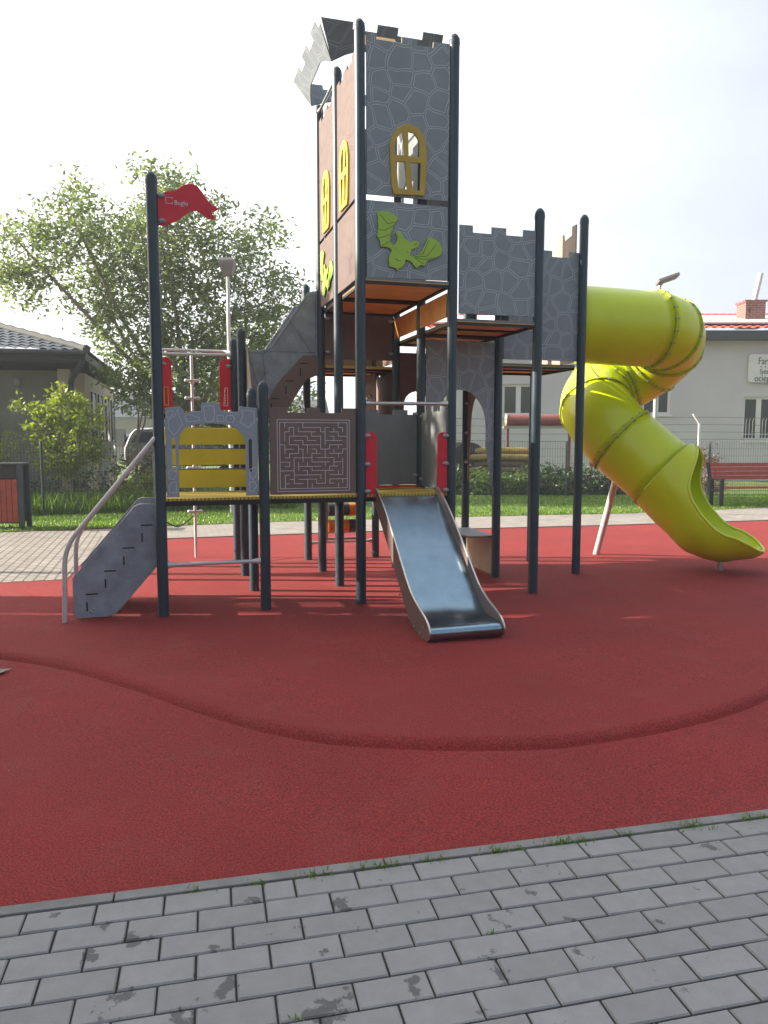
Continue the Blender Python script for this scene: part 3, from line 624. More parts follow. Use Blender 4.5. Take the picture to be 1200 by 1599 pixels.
BAT = [(2.167,3.668),(2.215,3.687),(2.288,3.689),(2.342,3.67),(2.375,3.649),(2.393,3.632),(2.369,3.602),(2.342,3.562),(2.324,3.514),(2.309,3.471),(2.31,3.428),(2.324,3.398),(2.351,3.392),(2.382,3.433),(2.382,3.456),(2.375,3.476),(2.368,3.502),(2.382,3.516),(2.415,3.512),(2.443,3.486),(2.448,3.46),(2.489,3.447),(2.522,3.429),(2.562,3.444),(2.609,3.443),(2.622,3.42),(2.609,3.392),(2.572,3.374),(2.535,3.364),(2.53,3.332),(2.517,3.303),(2.554,3.306),(2.6,3.321),(2.646,3.355),(2.674,3.404),(2.693,3.437),(2.707,3.477),(2.73,3.487),(2.786,3.474),(2.833,3.454),(2.862,3.408),(2.872,3.369),(2.853,3.328),(2.816,3.31),(2.778,3.292),(2.746,3.282),(2.712,3.272),(2.69,3.239),(2.679,3.218),(2.647,3.226),(2.61,3.211),(2.591,3.191),(2.563,3.216),(2.536,3.246),(2.499,3.26),(2.475,3.266),(2.462,3.226),(2.434,3.193),(2.398,3.18),(2.388,3.16),(2.376,3.159),(2.37,3.182),(2.333,3.188),(2.302,3.194),(2.288,3.209),(2.302,3.217),(2.291,3.24),(2.295,3.279),(2.306,3.311),(2.324,3.343),(2.297,3.362),(2.252,3.37),(2.206,3.367),(2.201,3.398),(2.197,3.428),(2.179,3.447),(2.165,3.465),(2.179,3.489),(2.176,3.519),(2.183,3.558),(2.172,3.596),(2.18,3.627)]
TOPM = [(0, .28), (.62, .8)]
up = rowp('tower_board', castle(2.065, 2.94, 3.835, 5.25, [(0, .12), (.42, .6), (.8, 1)], .05), 0, M['stone'], M['greyedge'], [shrink(WIN)], dy=-.005)
rowp('window_frame', WIN, 0, M['mustard'], None, HOL, th=.02, dy=-.024, parent=up)
lo = rowp('tower_board', [(2.065, 3.09), (2.94, 3.10), (2.94, 3.785), (2.065, 3.785)], 0, M['stone'], M['greyedge'], dy=-.005)
bt = rowp('bat_figure', BAT, 0, M['lime'], M['limeline'], th=.018, dy=-.023, parent=lo)
bl = [[(2.37, 3.60), (2.28, 3.58), (2.20, 3.66)], [(2.35, 3.57), (2.25, 3.52), (2.19, 3.52)], [(2.33, 3.50), (2.24, 3.46), (2.19, 3.45)], [(2.33, 3.44), (2.26, 3.40), (2.22, 3.38)],
      [(2.55, 3.31), (2.66, 3.33), (2.72, 3.46)], [(2.57, 3.30), (2.70, 3.31), (2.80, 3.42)], [(2.58, 3.29), (2.70, 3.28), (2.79, 3.31)], [(2.57, 3.29), (2.64, 3.25), (2.67, 3.24)],
      [(2.36, 3.27), (2.385, 3.255), (2.42, 3.25)], [(2.37, 3.355), (2.372, 3.365)], [(2.49, 3.335), (2.492, 3.345)], [(2.385, 3.49), (2.39, 3.455)], [(2.60, 3.42), (2.555, 3.405)]]
outline_tube('engraving', bl, -.0325, M['limeline'], .0024, bt, closed=False)
for k, (a, b_) in enumerate(((.22, .96), (1.06, 1.94))):
    sh = lambda P, jj=k: [((u - 2) + jj + .07 * (1 - jj), v) for u, v in P]
    u2 = colp('tower_board', castle(.08 if k == 0 else 1.06, b_, 3.835, 5.15, [(0, .2), (.45, .65), (.85, 1)], .05), 2, M['stonebrown'], M['brownedge'], [], dx=-.005)
    colp('window_frame', sh(WIN), 2, M['yellow'], None, [sh(h_) for h_ in HOL], th=.02, dx=-.024, parent=u2)
    l2 = colp('tower_board', [(.08 if k == 0 else 1.06, 3.09), (b_, 3.09), (b_, 3.80), (.08 if k == 0 else 1.06, 3.80)], 2, M['stonebrown'], M['brownedge'], dx=-.005)
    if k == 1: colp('bat_figure', [(3.0 - (u - 2) * 1.0 + 1 - 1 - 1.0 + .0, v) for u, v in BAT], 2, M['lime'], M['limeline'], th=.018, dx=-.023, parent=l2)
rowp('tower_board', castle(2.06, 2.60, 3.12, 5.15, MER), 2, M['grey'], M['greyedge'])
colp('tower_board', castle(1.06, 1.94, 3.12, 5.15, MER), 3, M['grey'], M['greyedge'], [[(1.3, 3.9), (1.7, 3.9), (1.7, 4.4), (1.5, 4.5), (1.3, 4.4)]])
colp('tower_board', castle(.06, .94, 3.45, 5.15, MER), 3, M['grey'], M['greyedge'])
for x in (2.4, 2.68): MB().box(x * S - .03, x * S + .03, .0, .03, 3.76, 3.86).build('joint_block', M['dark'], PS)
# crown ring leaning outwards over the rear half
def crown():
    x0, x1, y0, y1, zb = 1.935 * S, 3.10 * S, .95 * S, 2.12 * S, 5.38; o_, hh = .15, .26
    def side_(name, P, Q, out):
        P, Q, out = Vector(P), Vector(Q), Vector(out); ex = (Q - P).normalized(); L_ = (Q - P).length; ey = (Vector((0, 0, hh)) + out * o_); sl_ = ey.length; ey.normalize()
        f = o_; mer = [(-.00, .24), (.40, .56), (.76, .93)]
        top = []; W_ = L_ + 2 * f
        fx = lambda q: -f + q * W_
        seq = [(1.0, sl_), (.93, sl_), (.93, sl_ + .07), (.77, sl_ + .07), (.77, sl_), (.58, sl_ + .0), (.58, sl_ + .07), (.42, sl_ + .07), (.42, sl_), (.24, sl_), (.24, sl_ + .06), (0, sl_ + .06)]
        pts = [(0, 0)] + [(L_ * .12, .07), (L_ * .25, .12)] + [(L_ * .75, .12), (L_ * .88, .07)] + [(L_, 0)] + [(fx(q), h_) for q, h_ in seq]
        return plate(name, pts, [], P, ex, ey, .014, M['stonedark'], PS, M['greyedge'])
    side_('crown_board', (x0, y0, zb), (x1, y0, zb), (0, -1, 0)); side_('crown_board', (x0, y1, zb), (x0, y0, zb), (-1, 0, 0))
    side_('crown_board', (x1, y0, zb), (x1, y1, zb), (1, 0, 0)); side_('crown_board', (x1, y1, zb), (x0, y1, zb), (0, 1, 0))
crown()
MB().obox((2.30 * S, .30, 5.33), (.17, 0, 0), (0, .06, .075), (0, -.006, .008)).build('roof_plank', M['orange'], PS, bevel=.002)
rail('rail', (2 * S, S + .04, 5.27), (2 * S, 2 * S - .04, 5.27), .016, M['steel'], .03)
# step riser boards between tower deck and second deck
for a, b_ in ((.08, .93), (1.07, 1.93)):
    colp('riser_board', [(a, 2.77), (b_, 2.77), (b_, 3.0), (a, 3.0)], 3, M['orange'], M['yellow'], dx=-.03)
# second tower front and boards
rowp('tower_board', castle(3.07, 3.96, 2.80, 3.635, [(0, .17), (.41, .6), (.82, 1)], .065), 0, M['stone'], M['greyedge'], dy=-.005)
rowp('tower_board', castle(4.06, 5.07, 2.48, 3.70, [(0, .2), (.42, .63), (.86, 1)], .065), 1, M['stone'], M['greyedge'], dy=-.005)
tp = colp('tube_entry_board', [(1.05, 2.47), (1.95, 2.47), (1.95, 3.62), (1.72, 3.82), (1.55, 3.86), (1.5, 3.86), (1.5, 3.98), (1.36, 3.98), (1.34, 3.90), (1.15, 3.93), (1.15, 4.03), (1.05, 4.03)], 5.06, M['inner'], M['greyedge'])
for x in (3.25, 3.62): MB().box(x * S - .03, x * S + .03, .0, .03, 2.752, 2.80).build('joint_block', M['dark'], PS)
# --- bottom: left stair
ZB = .018
stp = [(-.80, .012), (-.54, .008), (-.47, .02), (-.40, .075), (-.05, .443), (-.05, 1.012), (-.20, 1.014), (-.245, .995), (-.83, .37), (-.832, .05)]
for jj, dyy in ((.09, 0), (.90, 0)):
    sp_ = rowp('stair_side', stp, jj, M['stairgrey'], M['ochre'], th=.02)
    if jj < .5:
        b_ = MB()
        for k in range(4):
            xx, zz = (-.715 + k * .175) * S, .215 + k * .20; yy = jj * S
            b_.box(xx, xx + .10, yy - .0125, yy - .0095, zz, zz + .012).box(xx + .0, xx + .013, yy - .0125, yy - .0095, zz - .145, zz - .065)
        merge(sp_, b_.build('tread_slot', M['dark']))
        clampb = MB()
        for dx_, dz_ in ((.0, .0), (.012, .03)): clampb.ball(((-.66) * S + dx_, jj * S - .014, .06 + dz_), .007)
        clampb.build('bolt', M['steel'], sp_)
for k in range(4):
    xx, zz = (-.715 + k * .175) * S, .205 + k * .20
    MB().box(xx - .02, xx + .17, .10 * S + .01, .90 * S - .01, zz, zz + .022).build('tread', M['grey'], PS, bevel=.003)
for jj, nm in ((-.02, 1), (.95, 2)):
    MB().tube(fillet([(-.90 * S, jj * S, -.03), (-.875 * S, jj * S, .66), (-.03, jj * S + (.0 if nm == 1 else 0), 1.60)], .16, 8), .021, 14).build('handrail', M['galv'], PS, True)
# --- flag
fl = [(.049, 3.664), (.132, 3.706), (.219, 3.723), (.293, 3.773), (.352, 3.788), (.41, 3.776), (.453, 3.732), (.496, 3.675), (.539, 3.631), (.583, 3.608), (.617, 3.597), (.583, 3.58), (.538, 3.568), (.552, 3.537), (.581, 3.503), (.536, 3.5), (.492, 3.51), (.448, 3.543), (.404, 3.564), (.345, 3.553), (.286, 3.511), (.211, 3.459), (.123, 3.423), (.046, 3.418)]
fg = rowp('flag', fl, 0, M['red'], None, th=.014)
text('flag_lettering', 'Buglo', .052, (.20 * S, -.0085, 3.60), X_, Z_, M['line'], fg, .0006)
outline_tube('flag_emblem', [[(.185, 3.618), (.185, 3.605), (.125, 3.605), (.125, 3.655), (.185, 3.655), (.185, 3.643)]], -.0082, M['line'], .002, fg, closed=False)
for z in (3.665, 3.455): clamp(.085 * S, -.012, z, 'x', .04)
# --- turning drums between the rear posts
fr = MB()
for u in (2.29, 2.86): fr.box(u * S - .025, u * S + .025, 3.15 * S - .02, 3.15 * S + .02, .22, .95)
fr.box(2.29 * S, 2.86 * S, 3.15 * S - .015, 3.15 * S + .015, .23, .26)
fr.build('drum_frame', M['inner'], PS)
rail('rail', (2 * S + .04, 3.05 * S, .215), (3 * S - .04, 3.05 * S, .215), .014, M['steel'], .03)
for r_, z in enumerate((.64, .42)):
    for k in range(5):
        x0 = (2.315 + k * .105) * S; col_ = M['roller_o'] if (k + r_) % 2 == 1 else M['roller_g']
        MB().tube([(x0, 3.15 * S, z), (x0 + .006, 3.15 * S, z), (x0 + .088, 3.15 * S, z), (x0 + .094, 3.15 * S, z)], [.075, .088, .088, .075], 20).build('drum', col_, PS, True)
# --- steel slide
sx0, sx1 = 2.16 * S, 2.845 * S
topc = [(0.03, 1.15), (-.339, .945), (-.644, .725), (-.946, .49), (-1.15, .34), (-1.34, .255), (-1.52, .20), (-1.64, .155), (-1.70, .10), (-1.69, .04), (-1.62, .004)]
botc = [(-1.50, -.01), (-1.28, .02), (-1.02, .18), (-.58, .53), (-.10, .88), (.08, .98)]
tc2 = [(p.x, p.y) for p in bez([(a * S, b_, 0) for a, b_ in topc], 5)]; bc2 = [(p.x, p.y) for p in bez([(a * S, b_, 0) for a, b_ in botc], 4)]
slide = plate('slide_side', tc2 + bc2, [], (sx0, 0, 0), Y_, Z_, .014, M['brown'], PS, M['clamp'])
plate('slide_side', tc2 + bc2, [], (sx1, 0, 0), Y_, Z_, .014, M['brown'], PS, M['clamp'])
for sx in (sx0, sx1): MB().tube([(sx, a, b_ + .002) for a, b_ in tc2[2:]], .0085, 8).build('slide_edge', M['steel'], PS, True)
bedp = bez([(0, .03, 1.045), (0, -.06, 1.02), (0, -.30, .83), (0, -.62, .575), (0, -.93, .32), (0, -1.10, .19), (0, -1.24, .13), (0, -1.42, .125), (0, -1.50, .12), (0, -1.545, .095), (0, -1.55, .05), (0, -1.53, .01)], 6)
b_ = MB(); vs = []; n_ = len(bedp)
for p in bedp: vs += [(sx0 + .008, p.y, p.z), (sx1 - .008, p.y, p.z)]
for p, q in zip(bedp, bedp[1:] + [bedp[-1] * 2 - bedp[-2]]):
    d = (q - p).normalized(); nn = Vector((0, -d.z, d.y)); nn = nn if nn.z > 0 else nn; s_ = p + Vector((0, d.z, -d.y)) * -.004
    vs += [(sx0 + .008, s_.y, s_.z - .004), (sx1 - .008, s_.y, s_.z - .004)]
fs = [(2 * i, 2 * i + 1, 2 * i + 3, 2 * i + 2) for i in range(n_ - 1)]
b_.add(vs[:2 * n_], fs); b_.build('slide_bed', M['bed'], PS, True, autos=60)
b_ = MB()
for k, (a, z) in enumerate(((-1.05, .09), (-1.2, .06), (-1.34, .035), (-1.44, .03), (-.8, .24), (-1.42, .10))): b_.tube([(sx0 - .012, a, z), (sx0, a, z)], .008, 8)
b_.build('bolt', M['steel'], slide, True)
# --- tube slide: straight mouth, one turn downwards, open chute
CX, CY, RR, TR = 5.97, 1.77, .435, .455
zt = [(0, 2.95), (52, 2.87), (90, 2.73), (135, 2.52), (180, 2.33), (225, 2.12), (270, 1.88), (313.7, 1.57)]
def zth(th):
    P = bez([(a, z, 0) for a, z in zt], 12)
    for a, b_ in zip(P, P[1:]):
        if a.x <= th <= b_.x + 1e-6: return a.y + (b_.y - a.y) * (th - a.x) / max(1e-6, b_.x - a.x)
    return P[-1].y
path = []                                             # (point, key)
for k in range(7): path.append(Vector((5.06 * S + (CX - 5.06 * S) * k / 7, CY - RR, 2.97 - .02 * k / 7)))
i_ring = {0: 'a'}
NT = 72
th_i = []
for k in range(NT + 1):
    th = 313.7 * k / NT; a = R(th); th_i.append(len(path)); path.append(Vector((CX + RR * math.sin(a), CY - RR * math.cos(a), zth(th))))
hd = Vector((math.cos(R(313.7)), math.sin(R(313.7)), 0)); E_ = path[-1].copy(); iA = len(path) - 1
for k in range(1, 7): path.append(E_ + hd * (.085 * k) + Vector((0, 0, -.84 * .085 * k)))
iB = len(path) - 1
def sweep(name, P, rad, alpha, m, seg=40, thick=0, parent=PS, T0=None, T1=None):
    vs = []; n_ = len(P)
    for i in range(n_):
        t = (P[i + 1] - P[i - 1]) if 0 < i < n_ - 1 else ((P[1] - P[0]) if i == 0 else (P[-1] - P[-2]))
        if i == 0 and T0: t = T0
        if i == n_ - 1 and T1: t = T1
        t = t.normalized(); B = t.cross(Vector((0, 0, 1))).normalized(); U = B.cross(t).normalized()
        al = alpha[i] if isinstance(alpha, list) else alpha; rr = rad[i] if isinstance(rad, list) else rad
        for k in range(seg + 1):
            ph = -al + 2 * al * k / seg; vs.append(P[i] + B * math.sin(ph) * rr - U * math.cos(ph) * rr)
    fs = [(i * (seg + 1) + k, i * (seg + 1) + k + 1, (i + 1) * (seg + 1) + k + 1, (i + 1) * (seg + 1) + k) for i in range(n_ - 1) for k in range(seg)]
    me = bpy.data.meshes.new(name); me.from_pydata(vs, [], fs)
    o = link(name, me, m, parent, True)
    if thick:
        md = o.modifiers.new('solid', 'SOLIDIFY'); md.thickness = thick; md.offset = 0
    return o, vs
def tang(i): return (path[min(i + 1, len(path) - 1)] - path[max(i - 1, 0)])
cuts = [0, 7] + [th_i[k] for k in (7, 16, 26, 37, 47, 58, 72)] + [iB]
for a, b_ in zip(cuts, cuts[1:]):
    rad = [TR + (.006 if i in (a, b_) else 0) for i in range(a, b_ + 1)]
    sweep('tube_segment', path[a:b_ + 1], rad, math.pi, M['tube'], 48, .012, PS, tang(a), tang(b_))
restb = MB()
for ci, cidx in enumerate(cuts[1:]):
    t = tang(cidx).normalized(); B = t.cross(Vector((0, 0, 1))).normalized(); U = B.cross(t).normalized(); c0 = path[cidx]
    w_ = .014; rings = [(-w_, TR), (-w_, TR + .03), (w_, TR + .03), (w_, TR)]; vs = []; seg = 56
    for k in range(seg):
        an = 2 * math.pi * k / seg; d = B * math.cos(an) + U * math.sin(an)
        for (q, r_) in rings: vs.append(c0 + t * q + d * r_)
    fs = [(k * 4 + e, ((k + 1) % seg) * 4 + e, ((k + 1) % seg) * 4 + (e + 1) % 4, k * 4 + (e + 1) % 4) for k in range(seg) for e in range(4)]
    fo = MB().add(vs, fs).build('flange', M['flange'], PS)
    nb = 20; cml = Vector((-OX * math.cos(A) - OY * math.sin(A), OX * math.sin(A) - OY * math.cos(A), 1.6))
    for k in range(nb):
        if ci == len(cuts) - 2: break
        an = 2 * math.pi * (k + .5) / nb; d = B * math.cos(an) + U * math.sin(an); p = c0 + d * (TR + .022)
        if d.dot((cml - p).normalized()) > 0: MB().tube([p - t * .028, p + t * .028], .010, 6).build('bolt', M['clamp'], fo)
        else: restb.tube([p - t * .028, p + t * .028], .010, 6)
tag(restb.build('hidden_side_bolts', M['clamp'], PS), kind='stuff')
# chute: (distance, bottom height, tilt in degrees, radius, half opening in units of pi)
P0 = path[iB]; T0 = tang(iB).normalized(); B0 = T0.cross(Vector((0, 0, 1))).normalized(); U0 = B0.cross(T0)
bot0 = P0 - U0 * TR; d0 = (bot0 - E_).dot(hd); tl0 = math.degrees(math.atan2(-T0.z, T0.dot(hd)))
CH = [(d0, bot0.z - .01, tl0, TR + .035, .995), (d0 + .07, bot0.z - .075, tl0 - 1, TR + .04, .965), (d0 + .16, bot0.z - .165, tl0 - 2, TR + .04, .81), (d0 + .26, bot0.z - .265, tl0 - 4, .49, .65), (d0 + .38, bot0.z - .37, tl0 - 7, .49, .565), (0.790, .235, 27, .48, .54),
      (0.950, .165, 18, .475, .515), (1.110, .120, 10, .465, .48), (1.270, .110, 4, .455, .44), (1.410, .145, 0, .45, .39), (1.520, .165, -3, .44, .34), (1.600, .190, -4, .42, .28), (1.655, .22, -4, .38, .20), (1.680, .25, -4, .33, .13)]
n_ = len(CH); fine = []
for i in range(n_ - 1):
    p0, p1, p2, p3 = CH[max(i - 1, 0)], CH[i], CH[i + 1], CH[min(i + 2, n_ - 1)]
    for k in range(5):
        t = k / 5; fine.append([.5 * ((2 * p1[c]) + (p2[c] - p0[c]) * t + (2 * p0[c] - 5 * p1[c] + 4 * p2[c] - p3[c]) * t * t + (3 * p1[c] - p0[c] - 3 * p2[c] + p3[c]) * t ** 3) for c in range(5)])
fine.append(list(CH[-1])); n_ = len(fine); cv = []
for d, z, tl, r_, al_ in fine:
    tl = R(tl); U = Vector((0, 0, 1)) * math.cos(tl) + hd * math.sin(tl); p = E_ + hd * d; p.z = z; al_ = min(al_, .998) * math.pi
    for k in range(41):
        ph = -al_ + 2 * al_ * k / 40; cv.append(p + U * (r_ - r_ * math.cos(ph)) + B0 * (r_ * math.sin(ph)))
fs = [(i * 41 + k, i * 41 + k + 1, (i + 1) * 41 + k + 1, (i + 1) * 41 + k) for i in range(n_ - 1) for k in range(40)]
me = bpy.data.meshes.new('chute'); me.from_pydata(cv, [], fs); ch = link('chute', me, M['tube'], PS, True)
md = ch.modifiers.new('solid', 'SOLIDIFY'); md.thickness = .014; md.offset = 0
rim1 = [cv[i * 41] for i in range(n_)]; rim2 = [cv[i * 41 + 40] for i in range(n_)]; endl = [cv[(n_ - 1) * 41 + k] for k in range(41)]
MB().tube(rim1[4:] + endl[1:-1:4] + rim2[4:][::-1], .017, 10).build('chute_rim', M['tube'], ch, True)
cp_ = E_ + hd * 1.22
MB().tube([(cp_.x, cp_.y, -.03), (cp_.x, cp_.y, .165)], .045, 20).build('chute_foot', M['steel'], PS, True)
def wl(X, Y, Z=0):
    dx, dy = X - OX, Y - OY; return Vector((dx * math.cos(A) + dy * math.sin(A), -dx * math.sin(A) + dy * math.cos(A), Z))
MB().tube([wl(2.93, 10.34, -.03), wl(3.08, 9.95, 1.15)], .045, 20).build('slide_support', M['galv'], PS, True)

# =================================================================== FOLIAGE
def leafcloud(name, blobs, n_, size, m, parent=None, elong=2.4, clump=28, crad=.26, seed=1, shell=.55, kind=None, zmin=None, droop=0):
    rr = random.Random(seed); g = MB(); W = [b_[3] ** 2.2 for b_ in blobs]; cl = []
    for k in range(max(1, n_ // clump)):
        x, y, z, r_ = rr.choices(blobs, W)[0][:4]
        while True:
            d = Vector((rr.uniform(-1, 1), rr.uniform(-1, 1), rr.uniform(-1, 1)))
            if d.length < 1: break
        d = d.normalized() * (d.length ** shell); c0 = Vector((x, y, z)) + d * r_; cl.append(c0)
        cr_ = crad * rr.uniform(.6, 1.3)
        for q in range(clump):
            p = c0 + Vector((rr.gauss(0, cr_ * .5), rr.gauss(0, cr_ * .5), rr.gauss(0, cr_ * .42)))
            if zmin is not None and p.z < zmin: continue
            a = Vector((rr.gauss(0, 1), rr.gauss(0, 1), rr.gauss(-.25 - droop, .7))).normalized(); b_ = a.cross(Vector((rr.gauss(0, 1), rr.gauss(0, 1), rr.gauss(0, 1)))).normalized()
            s_ = size * rr.uniform(.5, 1.45); wv = b_ * s_ / elong * .5
            g.add([p, p + a * s_ * .45 + wv, p + a * s_, p + a * s_ * .45 - wv], [(0, 1, 2, 3)])
    return g.build(name, m, parent), cl

def tree(name, base, fork, blobs, n_, size, m, bark, label, cat='tree', r0=.16, seed=1, crad=.3, group=None, nb=60, clump=28, shell=.6):
    t = empty(name, base, 0, label, cat, group); bx, by, bz = base
    lb = [(x - bx, y - by, z - bz, r_) for x, y, z, r_ in blobs]
    cr_, cl = leafcloud('crown', lb, n_, size, m, t, crad=crad, seed=seed, clump=clump, shell=shell)
    rr = random.Random(seed + 5); tk = MB(); f = Vector(fork) - Vector(base)
    tk.tube(bez([(0, 0, -.1), f * .5 + Vector((rr.uniform(-.06, .06), 0, 0)), f], 5), [r0 * (1 - .035 * k) for k in range(11)], 10)
    mains = []
    for (x, y, z, r_) in sorted(lb, key=lambda b__: -b__[3])[:9]:
        e = Vector((x, y, z)); mid = f.lerp(e, .5) + Vector((rr.uniform(-.2, .2), rr.uniform(-.2, .2), -abs(e.z - f.z) * .08 + .1))
        P = bez([f, mid, e, e + (e - mid) * .3], 5); n2 = len(P); tk.tube(P, [max(.012, r0 * .55 * (1 - k / n2) ** 1.2) for k in range(n2)], 7); mains += P[3:]
    for c0 in rr.sample(cl, min(nb, len(cl))):
        p = min(mains, key=lambda q: (q - c0).length + rr.random() * .3)
        mid = p.lerp(c0, .5) + Vector((rr.uniform(-.12, .12), rr.uniform(-.12, .12), rr.uniform(-.02, .15))); tk.tube(bez([p, mid, c0], 3), [max(.005, r0 * .09 * (1 - k / 8)) for k in range(7)], 4)
    tk.build('trunk', bark, t, True); return t
M['bark'] = mat('grey_brown_bark', (.24, .20, .17), .9, var=.35, scale=12, bump=.6, bscale=40)
M['leafA'] = leaf_mat('willow_green_leaves', (.10, .14, .07), (.24, .30, .15), .48)
M['leafB'] = leaf_mat('deep_green_leaves', (.07, .125, .035), (.19, .27, .08), .45)
M['leafC'] = leaf_mat('fresh_yellow_green_leaves', (.14, .20, .02), (.34, .40, .05), .45)
M['leafD'] = leaf_mat('dark_hedge_leaves', (.02, .045, .012), (.06, .11, .02), .25)
M['leafE'] = leaf_mat('bright_sapling_leaves', (.12, .19, .03), (.30, .38, .07), .5)
M['leafR'] = leaf_mat('reddish_twig_leaves', (.14, .05, .04), (.26, .14, .09), .3)
CR = [(-8.47,6.02,.97),(-8.81,5.41,.81),(-7.34,6.78,1.05),(-7.39,5.41,1.13),(-6.24,7.1,1.05),(-6.28,5.72,1.29),(-5.13,7.45,.75),(-5.17,6.02,1.29),(-6.33,4.2,.9),(-5.06,4.49,1.29),(-3.93,5.57,.97),(-3.28,6.48,.45),(-3.15,5.26,.81),(-3.96,4.18,1.13),(-2.6,4.9,.48),(-5.25,3.1,1.0),(-4.14,2.93,.97),(-3.17,4.1,.65),(-5.04,8.15,.26),(-2.96,6.95,.2),(-4.6,7.5,.3)]
rr = random.Random(4); SPR = []; CR = [(x, z - max(0, z - 6.2) * .28, r_) for x, z, r_ in CR]
for x, z, r_ in CR:                                   # loose sprigs standing out of the crown
    for k in range(4):
        a = rr.uniform(-.3, 3.4); q = r_ * rr.uniform(1.0, 1.3); SPR.append((x + q * math.cos(a), 19.2 + rr.uniform(-1.2, 1.2), z + q * math.sin(a), rr.uniform(.16, .34)))
tree('garden_tree', (-4.9, 19.6, 0), (-4.85, 19.6, 1.9), [(x, 19.2 + rr.uniform(-1.0, 1.0), z, r_ * .9) for x, z, r_ in CR] + SPR, 36000, .125, M['leafA'], M['bark'], 'large loose leafy tree with a wide grey green crown behind the flag post', seed=12, crad=.36, nb=190, clump=24, shell=.85)
tree('bushy_tree', (-4.1, 23.2, 0), (-4.1, 23.2, 1.4), [(-5.2, 23.0, 3.2, 1.2), (-4.2, 23.3, 3.9, 1.3), (-3.2, 23, 3.0, 1.2), (-4.4, 22.8, 2.2, 1.3), (-5.8, 23.1, 2.2, 1.1), (-3.0, 23.2, 1.9, 1.0), (-6.6, 23.4, 3.0, 1.0)], 8500, .17, M['leafB'], M['bark'], 'dense dark green tree directly behind the left climbing frame', seed=3, crad=.4, nb=40)
tree('sun_blocker_tree', (-11.0, 9.1, 0), (-11.0, 9.1, 3.9), [(-11, 9.1, 5.4, .6), (-11.3, 9.15, 6.1, .65), (-10.7, 9.1, 6.2, .6), (-11, 9.1, 6.8, .55), (-11, 8.8, 5.9, .5), (-11, 9.4, 6.3, .5)], 4600, .24, M['leafB'], M['bark'], 'unseen round crowned tree added left of the playground to shade the chute and the ground at the right', r0=.09, seed=21, crad=.35, nb=30)  # out of view; crown placed to keep sun off the right ground and chute
YT = [(-6.95, 16.6, 2.55, .28), (-7.05, 16.6, 2.1, .42), (-6.35, 16.6, 2.0, .42), (-6.45, 16.5, 2.3, .25), (-7.6, 16.6, 2.05, .33), (-7.95, 16.6, 2.3, .2), (-7.4, 16.7, 1.6, .42), (-6.7, 16.6, 1.5, .5), (-6.9, 16.6, 1.05, .38), (-6.2, 16.6, 1.35, .3), (-7.3, 16.5, 1.15, .3)]
tree('young_fruit_tree', (-6.85, 16.6, 0), (-6.85, 16.6, .75), [(-7.0 + (x + 6.95) * .86, y, z, r_ * .85) for x, y, z, r_ in YT], 4200, .11, M['leafC'], M['bark'], 'young thin tree with bright yellow green leaves behind the left fence', r0=.035, seed=8, crad=.17, nb=40, clump=16)
tree('leafy_sapling', (-6.2, 19.0, 0), (-6.2, 19.0, 1.5), [(-6.5, 19, 3.2, .45), (-6.0, 19, 3.4, .4), (-6.2, 18.9, 2.7, .5), (-5.9, 19, 3.0, .4)], 2000, .12, M['leafE'], M['bark'], 'yellow green leafy sapling between the bungalow corner and the flag post', r0=.05, seed=31, crad=.26, nb=30, clump=18)
tree('thin_sapling', (-3.05, 20.5, 0), (-3.05, 20.5, 2.6), [(-3.1, 20.5, 3.6, .3), (-3.0, 20.5, 4.3, .28), (-3.2, 20.5, 4.9, .22), (-3.0, 20.5, 3.0, .3)], 1300, .13, M['leafE'], M['bark'], 'thin bright green sapling rising left of the upper stair guard', r0=.03, seed=33, crad=.2, nb=14, clump=16)
def bush(name, base, blobs, n_, size, m, label, seed=1, crad=.2, cat='bush', group=None, clump=20, stems=9):
    t = empty(name, base, 0, label, cat, group); lb = [(x - base[0], y - base[1], z, r_) for x, y, z, r_ in blobs]
    o, cl = leafcloud('foliage', lb, n_, size, m, t, crad=crad, seed=seed, zmin=.02, clump=clump); rr = random.Random(seed); s_ = MB()
    for c0 in rr.sample(cl, min(stems, len(cl))):
        b0 = Vector((c0.x * .5 + rr.uniform(-.1, .1), c0.y * .5, -.02)); s_.tube(bez([b0, b0.lerp(c0, .5) + Vector((rr.uniform(-.1, .1), 0, .08)), c0], 3), [.014, .012, .011, .01, .008, .006, .004], 5)
    s_.build('stem', M['bark'], t); return t
bush('twiggy_bush', (-5.2, 17.3, 0), [(-5.1, 17.3, .95, .45), (-5.6, 17.4, .8, .45), (-4.7, 17.3, 1.0, .4), (-5.0, 17.2, 1.25, .3)], 1500, .07, M['leafR'], 'reddish twiggy bush behind the handrail', 2, .2, stems=40)
bush('leafy_bush', (-5.1, 16.7, 0), [(-5.3, 16.8, .4, .4), (-4.6, 16.8, .5, .42), (-4.4, 16.8, .9, .3), (-5.9, 16.9, .3, .3)], 2200, .10, M['leafC'], 'low bright green bush at the foot of the reddish twigs', 5, .16)
bush('garden_bush', (-8.6, 16.6, 0), [(-8.8, 16.6, 1.2, .4), (-8.3, 16.6, 1.4, .3), (-9.3, 16.6, 1.0, .4)], 1100, .09, M['leafC'], 'small yellow green bush above the litter bin', 6, .18)
bush('dark_bush', (-6.9, 18.5, 0), [(-6.4, 18.6, .5, .5), (-7.2, 18.4, .4, .5), (-5.7, 18.5, .6, .55), (-5.9, 18.3, .3, .4), (-8.2, 18.0, .3, .4)], 2600, .10, M['leafD'], 'dark green undergrowth beside the house wall', 7, .2)
